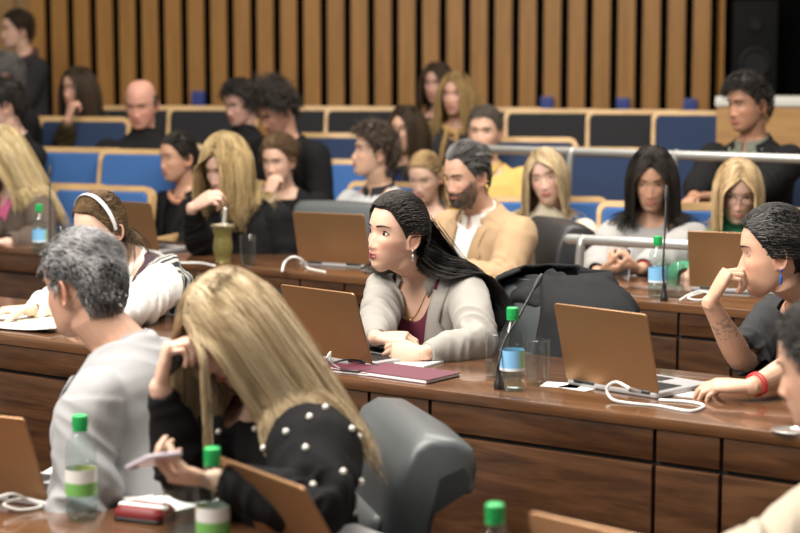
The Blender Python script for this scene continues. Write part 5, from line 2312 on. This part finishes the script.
PEOPLE['scarf'] = person('dark-haired woman in a black coat with a printed orange scarf', (178, 157), 8.9, hd=-40, hyaw=-50, pitch=4, lean=4, fem=True, s=1.0, skin=OLIVE,
    hair=dict(style='long', pal=BLACKH, tie=(0, .11, -.02), vol=.010, n=2400, len=0), top=[dict(name='coat', mat=BLACKC2, neck='open', infl=.022, open_h=.3, open_w=.06), dict(name='top', mat=BLACKC, neck='crew', sleeve=0, infl=.006, wr=0)], extra=dict(fn=f_scarf))
PEOPLE['chinhand'] = person('young man in a black jacket, hand held against his mouth, white cuff', (278, 160), 9.0, hd=-15, hyaw=-22, pitch=8, lean=10, s=.98, skin=FAIR, browc=(.05, .03, .02),
    hair=dict(style='swept', pal=BRN, vol=.018, len=.06, n=2600, side=.4, comb=(.3, .6, .3), front=.008),
    rh=dict(px=(268, 197, 8.72), dirw=(.3, .15, .9), palmw=(.5, .7, -.2), pose='loose', elbow=(262, 240, 8.75)), top=[dict(name='jacket', mat=BLACKC2, neck='v', nk=.09, infl=.018, cuff=WHITEC), dict(name='shirt', mat=BLACKC, neck='crew', sleeve=0, wr=0, infl=.007)])
PEOPLE['polo'] = person('young man in a pale grey polo with dark collar, profile turned left', (374, 152), 8.7, hd=-40, hyaw=-74, pitch=-8, lean=0, s=1.03, skin=FAIR, browc=(.06, .04, .03),
    hair=dict(style='curly', pal=[(.035, .024, .017), (.11, .08, .06)], vol=.026, len=.055, n=3400, side=.55, comb=(0, -.5, .1), front=.014, mess=.5, w=.0034),
    top=[dict(name='polo_shirt', mat=POLOG, neck='v', nk=.03, infl=.012, slack=.025, sleeve=.4, loose=.02, collar='shirt', collar_mat=DKGREYC)])


def f_navy(P, E):
    scarf(P, E, DKGREYC, h=.59, thick=.022, turns=2)


PEOPLE['navy'] = person('dark-haired woman in a navy coat and dark scarf behind the polo man', (406, 129), 9.4, hd=-25, hyaw=-30, pitch=2, lean=0, fem=True, floor=.0, s=1.02, skin=LIGHT,
    hair=dict(style='long', pal=DKBR, vol=.016, len=.30, n=2600, part=0, guard=.058), top=[dict(name='coat', mat=NAVYC, neck='crew', infl=.022)], extra=dict(fn=f_navy))
PEOPLE['girl'] = person('fair girl with pulled-back hair, face lowered, left of the bearded man', (425, 176), 8.5, hd=-20, hyaw=-24, pitch=18, lean=8, fem=True, s=.97, skin=(.66, .44, .34), browc=(.20, .13, .07), eyes=(.4, 0, -.4),
    hair=dict(style='long', pal=[(.20, .12, .05), (.38, .26, .13)], tie=(0, .112, .02), vol=.009, n=2400, fall=500, len=.2), top=[dict(name='top', mat=cloth('sand_cotton', (.40, .30, .19)), neck='crew', infl=.012)])
PEOPLE['yellow'] = person('man in a mustard yellow jacket sitting behind the upper railing', (485, 131), 9.0, hd=-12, hyaw=-18, pitch=2, lean=0, floor=.0, s=1.04, skin=FAIR, browc=(.06, .045, .035),
    hair=dict(style='crop', pal=[(.05, .04, .032), (.13, .11, .09)], vol=.010, len=.022, n=3000, side=.45, comb=(0, -.4, .3)), beard=dict(col=(.13, .09, .07), k=.4),
    top=[dict(name='jacket', mat=YELLOWC, neck='v', nk=.05, infl=.024, slack=.03, wr=.010, collar='shirt')])
PEOPLE['cream'] = person('blonde woman in a cream knit sweater beside the railing, head tilted', (547, 177), 7.8, hd=-5, hyaw=-16, pitch=2, roll=-12, lean=-6, fem=True, s=1.0, skin=(.66, .43, .34), fine=True,
    hair=dict(style='long', pal=ASHBL, vol=.016, len=.25, n=2400, part=-.012, w=.0022, guard=.062, curl=.2), top=[dict(name='sweater', mat=CREAMKN, neck='funnel', infl=.022, slack=.03, loose=.02, wr=.009)],
    rh=dict(rel=(-.10, -.30, .62)), lh=dict(rel=(.10, -.30, .62)))


def f_phone(P, E):
    bracelet(P, E, plain('red_thread', (.60, .03, .04), .6), 'l', .02, 1, .030)


PEOPLE['greyknit'] = person('woman with long black hair in a light grey sweater, looking at phone', (652, 178), 7.35, hd=-14, hyaw=-12, pitch=18, lean=4, fem=True, s=1.06, skin=OLIVE, eyes=(.4, 0, -.5), fine=True, browc=(.012, .010, .010),
    hair=dict(style='long', pal=BLACKH, vol=.012, len=.30, n=2800, part=0, w=.0022, guard=.060, grav=(0, .25, -1)),
    rh=dict(px=(596, 276, 6.95), dirw=(.75, -.35, .1), palmw=(.3, .5, .8), pose='hold'), lh=dict(px=(634, 273, 6.92), dirw=(-.92, -.2, .05), palmw=(-.1, .6, .6), pose='hold', elbow=(690, 262, 7.05)),
    top=[dict(name='sweater', mat=GREYKN, neck='crew', nk=-.012, infl=.022, slack=.04, loose=.022, collar='rib', wr=.011)], extra=dict(fn=f_phone))
PEOPLE['green'] = person('blonde woman in a green fleece and dark-framed glasses, looking down', (738, 191), 7.2, hd=-10, hyaw=-8, pitch=16, roll=2, lean=2, side=6, fem=True, s=1.04, skin=(.66, .42, .32), eyes=(.4, 0, -.4), fine=True, browc=(.22, .15, .08),
    hair=dict(style='long', pal=[(.30, .18, .08), (.50, .35, .18), (.62, .47, .28)], vol=.016, len=.21, n=2800, part=.0, w=.0021, guard=.060, curl=.18),
    rh=dict(px=(688, 278, 6.85), dirw=(.4, -.4, .4), palmw=(.7, .2, .3), pose='hold'), top=[dict(name='fleece', mat=GREENKN, neck='funnel', infl=.024, slack=.03, loose=.02, wr=.010)], glasses=dict(col=(.02, .015, .02), rx=.025, rz=.019))
PEOPLE['suit'] = person('dark-haired man in a black suit behind the upper railing, before the counter', (748, 103), 8.35, hd=-40, hyaw=-56, pitch=6, lean=2, floor=.16, s=1.08, skin=TAN,
    hair=dict(style='swept', pal=BLACKH, vol=.018, len=.055, n=2600, side=.5, comb=(-.3, -.4, .1), front=.008),
    rh=dict(px=(690, 204, 7.95), dirw=(.3, -.5, .1), pose='hold'), lh=dict(px=(712, 198, 7.95), dirw=(-.7, -.4, .1), pose='hold', elbow=(790, 195, 8.1)),
    top=[dict(name='shirt', mat=cloth('olive_shirt', (.16, .17, .13)), neck='v', nk=.03, infl=.008, sleeve=0, collar='shirt', wr=0), dict(name='suit_jacket', mat=BLACKC2, neck='open', infl=.022, wr=.008)])
PEOPLE['bald'] = person('balding man in a black jacket seated above the blue seats', (141, 104), 9.4, hd=-5, hyaw=-10, pitch=14, lean=0, floor=.16, s=1.04, skin=(.52, .27, .20), browc=(.10, .06, .045), eyes=(.35, 0, -.5),
    hair=dict(style='bald', pal=[(.05, .035, .028), (.11, .08, .065)], vol=.006, len=.016, n=1400), top=[dict(name='jacket', mat=BLACKC2, neck='funnel', infl=.024)], bulk=1.08)
PEOPLE['lookleft'] = person('young dark-haired man in black, half hidden behind the curly-haired man', (240, 103), 9.95, hd=-30, hyaw=-40, pitch=14, lean=0, floor=.34, s=1.0, skin=(.50, .30, .24),
    hair=dict(style='short', pal=BLACKH, vol=.022, len=.045, n=2400, side=.5, comb=(0, -.4, .4), front=.006), top=[dict(name='jacket', mat=BLACKC2, neck='funnel', infl=.022)])
PEOPLE['curly'] = person('man with thick curly hair in a black jacket, head bowed', (273, 108), 9.3, hd=-40, hyaw=-44, pitch=38, lean=14, floor=.16, s=1.06, skin=(.50, .28, .20), eyes=(.3, 0, -.5),
    hair=dict(style='curly', pal=[(.018, .014, .012), (.055, .045, .038)], vol=.034, len=.075, n=4200, side=.8, comb=(0, .2, .5), mess=.9, w=.0036, front=.012), top=[dict(name='jacket', mat=BLACKC2, neck='v', nk=.06, infl=.022), dict(name='shirt', mat=DKGREYC, neck='crew', sleeve=0, wr=0)])
PEOPLE['palm'] = person('dark-haired woman by the board wall resting her mouth on her hand', (78, 88), 10.1, hd=-25, hyaw=-34, pitch=2, lean=4, fem=True, floor=.34, s=1.0, skin=(.50, .28, .20),
    hair=dict(style='long', pal=DKBR, vol=.014, len=.34, n=2400, part=0), rh=dict(px=(68, 120, 9.85), dirw=(.25, .1, .95), palmw=(.6, .5, -.1), pose='loose', elbow=(66, 160, 9.85)), top=[dict(name='jacket', mat=OLIVEC, neck='v', nk=.05, infl=.020), dict(name='shirt', mat=BLACKC, neck='crew', sleeve=0, wr=0)])
PEOPLE['back'] = person('dark-haired person in the last row, half hidden behind a blonde woman', (437, 83), 10.6, hd=-20, hyaw=-24, pitch=4, lean=0, fem=True, floor=.34, s=1.0, skin=(.46, .26, .20),
    hair=dict(style='long', pal=DKBR, vol=.018, len=.24, n=2200, part=0), top=[dict(name='jacket', mat=OLIVEC, neck='crew', infl=.020)])


def f_sand(P, E):
    scarf(P, E, SANDC, h=.60, thick=.024, turns=1)


PEOPLE['sand'] = person('blonde woman in a dark coat with a sand-coloured scarf, last row', (456, 94), 10.0, hd=-18, hyaw=-22, pitch=2, lean=0, fem=True, floor=.34, s=1.0, skin=(.54, .31, .23),
    hair=dict(style='long', pal=[(.20, .125, .045), (.36, .24, .10)], vol=.018, len=.32, n=2600, part=0, guard=.056), top=[dict(name='coat', mat=DKGREYC, neck='v', nk=.08, infl=.022)], extra=dict(fn=f_sand))
PEOPLE['profile'] = person('young man in a black suit at the left edge, behind the pale blonde', (3, 105), 9.3, hd=-50, hyaw=-72, pitch=0, lean=4, floor=.16, s=1.06, skin=(.58, .37, .29),
    hair=dict(style='short', pal=BLACKH, vol=.020, len=.04, n=2400, side=.5, comb=(0, -.4, .2)), top=[dict(name='suit_jacket', mat=BLACKC2, neck='open', infl=.020), dict(name='shirt', mat=WHITEC, neck='v', nk=.03, infl=.008, sleeve=0, collar='shirt', wr=0)])
PEOPLE['greyleft'] = person('grey-haired man at the left edge, behind the young man in black suit', (4, 76), 10.0, hd=-60, hyaw=-80, pitch=0, lean=4, floor=.34, s=1.04, skin=(.44, .26, .20),
    hair=dict(style='short', pal=[(.05, .048, .045), (.18, .17, .16)], vol=.014, len=.035, n=2400, side=.5, comb=(0, .5, .1)), top=[dict(name='jacket', mat=BLACKC2, neck='funnel', infl=.022)])


def f_plum(P, E):
    scarf(P, E, cloth('plum_scarf_cloth', (.10, .045, .050)), h=.60, thick=.022, turns=2)


PEOPLE['standing'] = person('person in a dark jacket and plum scarf standing before the pale boards', (17, 30), 11.6, hd=-50, hyaw=-62, pitch=0, lean=2, floor=.34, s=1.0, skin=(.60, .38, .28), stand=True,
    hair=dict(style='swept', pal=DKBR, vol=.014, len=.05, n=2400, side=.6, comb=(0, .6, .1)), top=[dict(name='jacket', mat=DKGREYC, neck='v', nk=.05, infl=.020)], extra=dict(fn=f_plum))

# phones in hands
def palm_point(k, arm, fwd=.075, up=.020):
    P = PEOPLE[k]
    a = P['arms'][arm]
    q = a['W'] + a['dir'] * fwd + nrm(a['palm']) * up
    return P['E'].matrix_basis @ Vector(q)


phone('pale smartphone held by the blonde woman with the pearl-studded sleeves', palm_point('blonde', 'l', .125, .030), -20, 28)
phone('smartphone held by the woman in the light grey sweater', palm_point('greyknit', 'r', .09, .03), 50, -14)
# pen microphone held by the blonde woman
P_ = PEOPLE['blonde']
a_ = P_['arms']['r']
q_ = P_['E'].matrix_basis @ Vector(a_['W'] + a_['dir'] * .070 + nrm(a_['palm']) * .030)
E = empty('earpiece', q_, 0, 'small black earpiece held in the blonde woman\'s raised hand', 'earpiece')
mb = MB()
mb.tube([(-.03, -.02, -.035), (-.005, -.008, -.008), (.0, .0, .0)], [.006, .010, .012], 12)
mb.obj('handle', DARKPL, E)
mb = MB()
mb.ball((-.008, -.015, .006), (.016, .012, .016), None, 12, 8)
mb.obj('ear_cup', DARKPL, E)
# ================================================================== chairs
def chair_n(px, d, hd, label, floor=0.0, **k):
    p = PX(px, 300, d)
    return office_chair(label, (p.x, p.y), hd, floor, **k)


r = PEOPLE['blonde']['root']
office_chair('grey leather office chair in the foreground, headrest rolled over, behind the pearl-sleeved woman', (r.x - .13, r.y + .10), -76, FA, top=.93)
ch = chair_n(455, 5.30, -64, 'grey leather office chair with a dark coat hung over it', 0.0, top=.93)
r = PEOPLE['beard']['root']
office_chair('dark leather office chair behind the bearded man in the tan jacket', (r.x - .07, r.y - .03), -74, 0.0, top=.95, mat=LEATHER_D, w=.47)
chair_n(309, 7.75, -30, 'empty grey leather office chair behind the second desk, by an open laptop', 0.0, top=.98)

# coat hung on the chair
cm = ch.matrix_basis
E = empty('coat', ch.location, R(-64), 'dark charcoal coat draped around the back of the grey chair', 'coat')
COATM = cloth('charcoal_coat', (.020, .021, .023), bump=.6, scale=380)


def coat_shell(z0, z1, nz, hw, dp, open_a, top_in, seed, bulge=0.0):
    th = np.radians(np.linspace(open_a, 360 - open_a, 61))
    zs = np.linspace(z0, z1, nz)
    P = []
    for z in zs:
        t = (z - z0) / (z1 - z0)
        k = 1 - top_in * np.clip((t - .80) / .20, 0, 1) ** 1.6
        rec = (z - .44) * math.tan(R(12)) + .25
        x = -hw * k * np.sign(np.sin(th)) * np.abs(np.sin(th)) ** .75
        y = rec - dp * (1 - .35 * (1 - k)) * np.sign(np.cos(th)) * np.abs(np.cos(th)) ** .8
        P.append(np.stack([x, y, np.full(61, z)], -1))
    P = np.array(P)
    v = P.reshape(-1, 3)
    f = 1 - 2 * np.abs(vnoise(v * np.array([14, 14, 4]) + seed))
    c = np.array([0, .30, 0])
    d = v - c
    d[:, 2] = 0
    v = v + nrm(d) * (.026 * f + .008 * vnoise(v * 22 + seed))[:, None]
    return v.reshape(P.shape)


mb = MB()
mb.grid(coat_shell(.40, .965, 34, .345, .145, 22, .62, 3))
o = mb.obj('coat_body', COATM, E)
sd = o.modifiers.new('thick', 'SOLIDIFY')
sd.thickness = .008
sd.offset = 1
mb = MB()     # collar folded over the chair top
for k, (w_, y_, z_, r_) in enumerate(((.20, .345, .935, .034), (.17, .375, .915, .036))):
    t = np.linspace(-1, 1, 17)
    q = np.stack([w_ * t, y_ + .012 * np.cos(t * 3 + k), z_ - .060 * np.abs(t) ** 2.0 + .004 * np.sin(t * 9 + k)], -1)
    mb.tube(q, np.stack([np.full(17, r_ * .6) * (1 - .5 * np.abs(t) ** 3), r_ * (1 - .5 * np.abs(t) ** 3)], 1), 12)
mb.ball((0, .33, .885), (.22, .10, .055), None, 20, 12)
m = remesh(mb, .008, 4)
v = verts_of(m)
set_verts(m, v + normals_of(m) * (.012 * (1 - 2 * np.abs(vnoise(v * np.array([12, 20, 20])))))[:, None])
link('hood', m, COATM, E)
for sg in (-1, 1):       # sleeves hanging at both sides
    mb = MB()
    q = smooth_path([(sg * .23, .33, .86), (sg * .325, .35, .79), (sg * .345, .33, .68), (sg * .32, .30, .52)], 16)
    mb.tube(q, np.linspace(.055, .045, len(q)), 14)
    m = remesh(mb, .010, 2)
    v = verts_of(m)
    set_verts(m, v + normals_of(m) * (.008 * (1 - 2 * np.abs(vnoise(v * np.array([10, 10, 24])))))[:, None])
    link('sleeve', m, COATM, E)

# ------------------------------------------------------------------ auditorium seats
PB = seat_proto('blue', 'x', BLUE, 'g')
PN = None
GRP = 'wood-framed auditorium seats'


def seat_at(px, py, d, hd, floor, label, pad=BLUE, at_xy=None):
    """Seat whose back top is seen at a picture position."""
    global PB
    if at_xy is None:
        p = PX(px, py, d)
        # top of the back stands .33 m behind the seat origin
        b = Matrix.Rotation(R(hd), 3, 'Z') @ Vector((0, .325, 0))
        x, y = p.x - b.x, p.y - b.y
    else:
        x, y = at_xy
    if not PB.get('placed'):
        o = PB
        PB['placed'] = 1
    else:
        o = copy_tree(PB)
        if 'placed' in o: del o['placed']
    o.location = (x, y, floor)
    o.rotation_euler = (0, 0, R(hd))
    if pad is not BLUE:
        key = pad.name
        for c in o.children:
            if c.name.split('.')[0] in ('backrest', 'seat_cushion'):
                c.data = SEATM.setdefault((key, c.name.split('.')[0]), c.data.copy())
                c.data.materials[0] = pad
    return tag(o, label, 'seat', GRP)


SEATM = {}
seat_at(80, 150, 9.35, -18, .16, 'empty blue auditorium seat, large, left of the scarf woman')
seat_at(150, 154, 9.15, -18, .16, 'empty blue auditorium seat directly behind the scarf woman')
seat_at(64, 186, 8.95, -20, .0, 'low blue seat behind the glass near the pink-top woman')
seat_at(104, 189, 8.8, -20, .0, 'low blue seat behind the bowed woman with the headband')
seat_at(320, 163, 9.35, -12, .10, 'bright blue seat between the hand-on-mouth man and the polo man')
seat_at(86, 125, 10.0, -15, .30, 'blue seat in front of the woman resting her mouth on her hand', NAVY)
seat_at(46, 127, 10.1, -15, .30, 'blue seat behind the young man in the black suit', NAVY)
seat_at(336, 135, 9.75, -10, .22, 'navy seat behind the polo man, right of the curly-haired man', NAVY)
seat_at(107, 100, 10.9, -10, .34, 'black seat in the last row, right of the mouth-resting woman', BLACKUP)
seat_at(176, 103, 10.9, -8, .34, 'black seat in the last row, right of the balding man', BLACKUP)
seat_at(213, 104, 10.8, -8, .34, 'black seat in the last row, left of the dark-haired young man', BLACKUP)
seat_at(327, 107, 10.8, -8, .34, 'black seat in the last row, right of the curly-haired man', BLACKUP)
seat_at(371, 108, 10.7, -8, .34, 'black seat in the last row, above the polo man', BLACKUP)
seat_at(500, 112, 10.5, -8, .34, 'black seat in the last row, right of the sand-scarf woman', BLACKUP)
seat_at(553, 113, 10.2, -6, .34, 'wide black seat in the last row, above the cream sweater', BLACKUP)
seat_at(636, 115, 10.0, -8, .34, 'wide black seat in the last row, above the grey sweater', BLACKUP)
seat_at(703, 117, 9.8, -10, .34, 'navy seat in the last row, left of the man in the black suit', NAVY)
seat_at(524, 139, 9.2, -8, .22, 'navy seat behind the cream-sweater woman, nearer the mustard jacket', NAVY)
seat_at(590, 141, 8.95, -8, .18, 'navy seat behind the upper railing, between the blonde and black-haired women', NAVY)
seat_at(805, 193, 7.4, -20, .0, 'honey wood seat back above the hair of the grey-sweatered woman', BLUE)
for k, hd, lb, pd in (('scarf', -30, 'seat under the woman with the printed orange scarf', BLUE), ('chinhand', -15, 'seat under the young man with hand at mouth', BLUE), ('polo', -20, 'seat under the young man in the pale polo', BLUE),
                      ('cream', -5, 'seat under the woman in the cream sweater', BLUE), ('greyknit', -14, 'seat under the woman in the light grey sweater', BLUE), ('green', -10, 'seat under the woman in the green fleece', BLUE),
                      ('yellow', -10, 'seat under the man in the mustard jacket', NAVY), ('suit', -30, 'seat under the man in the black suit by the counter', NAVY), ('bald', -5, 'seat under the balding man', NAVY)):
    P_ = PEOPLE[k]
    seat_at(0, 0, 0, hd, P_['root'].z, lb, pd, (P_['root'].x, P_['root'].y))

# ------------------------------------------------------------------ railings
ra, rb = PX(477, 149, 8.6), PX(830, 160, 7.45)
rail('upper steel handrail running in front of the man in the black suit', ra, rb, [(.30, (PX(575, 190, 8.25).x, PX(575, 190, 8.25).y, 0.0)), (.60, (PX(690, 190, 7.85).x, PX(690, 190, 7.85).y, 0.0)), (.96, (rb.x - .05, rb.y, 0.0))])
ra, rb = PX(569, 239, 6.86), PX(830, 252, 6.32)
rail('lower steel handrail in front of the woman in the light grey sweater', ra, rb, [(.06, (PX(586, 285, 6.80).x, PX(586, 285, 6.80).y, 0.0)), (.97, (rb.x - .02, rb.y, 0.0))], r=.020)

# striped cloth over the chair of the white-bloused woman
r = PEOPLE['white']['root']
office_chair('dark leather office chair of the white-bloused woman, striped cloth on it', (r.x + .02, r.y + .02), -46, 0.0, top=.78, mat=LEATHER_D)
STR, N_, L_, b_ = _m('striped_cloth')
wv = N_.new('ShaderNodeTexWave')
wv.inputs['Scale'].default_value = 26
wv.inputs['Distortion'].default_value = 1.5
tc_ = N_.new('ShaderNodeTexCoord')
L_.new(tc_.outputs['Object'], wv.inputs['Vector'])
rp_ = N_.new('ShaderNodeValToRGB')
rp_.color_ramp.interpolation = 'CONSTANT'
rp_.color_ramp.elements[0].color = (.02, .02, .022, 1)
rp_.color_ramp.elements[1].color = (.42, .42, .40, 1)
rp_.color_ramp.elements[1].position = .5
L_.new(wv.outputs['Fac'], rp_.inputs[0])
L_.new(rp_.outputs[0], b_.inputs['Base Color'])
b_.inputs['Roughness'].default_value = .9
c = PX(164, 266, 6.02)
E = empty('striped_cloth', (c.x, c.y, .45), R(-50), 'black and white striped cloth hanging beside the white-bloused woman', 'cloth')
mb = MB()
mb.tube([(-.02, 0, .0), (0, 0, .2), (.0, .0, c.z - .49), (.0, .01, c.z - .45)], [(.11, .05), (.12, .06), (.10, .055), (.05, .03)], 18)
m = remesh(mb, .008, 3)
v = verts_of(m)
set_verts(m, v + normals_of(m) * (.012 * (1 - 2 * np.abs(vnoise(v * np.array([18, 18, 8])))))[:, None])
link('cloth_fold', m, STR, E)
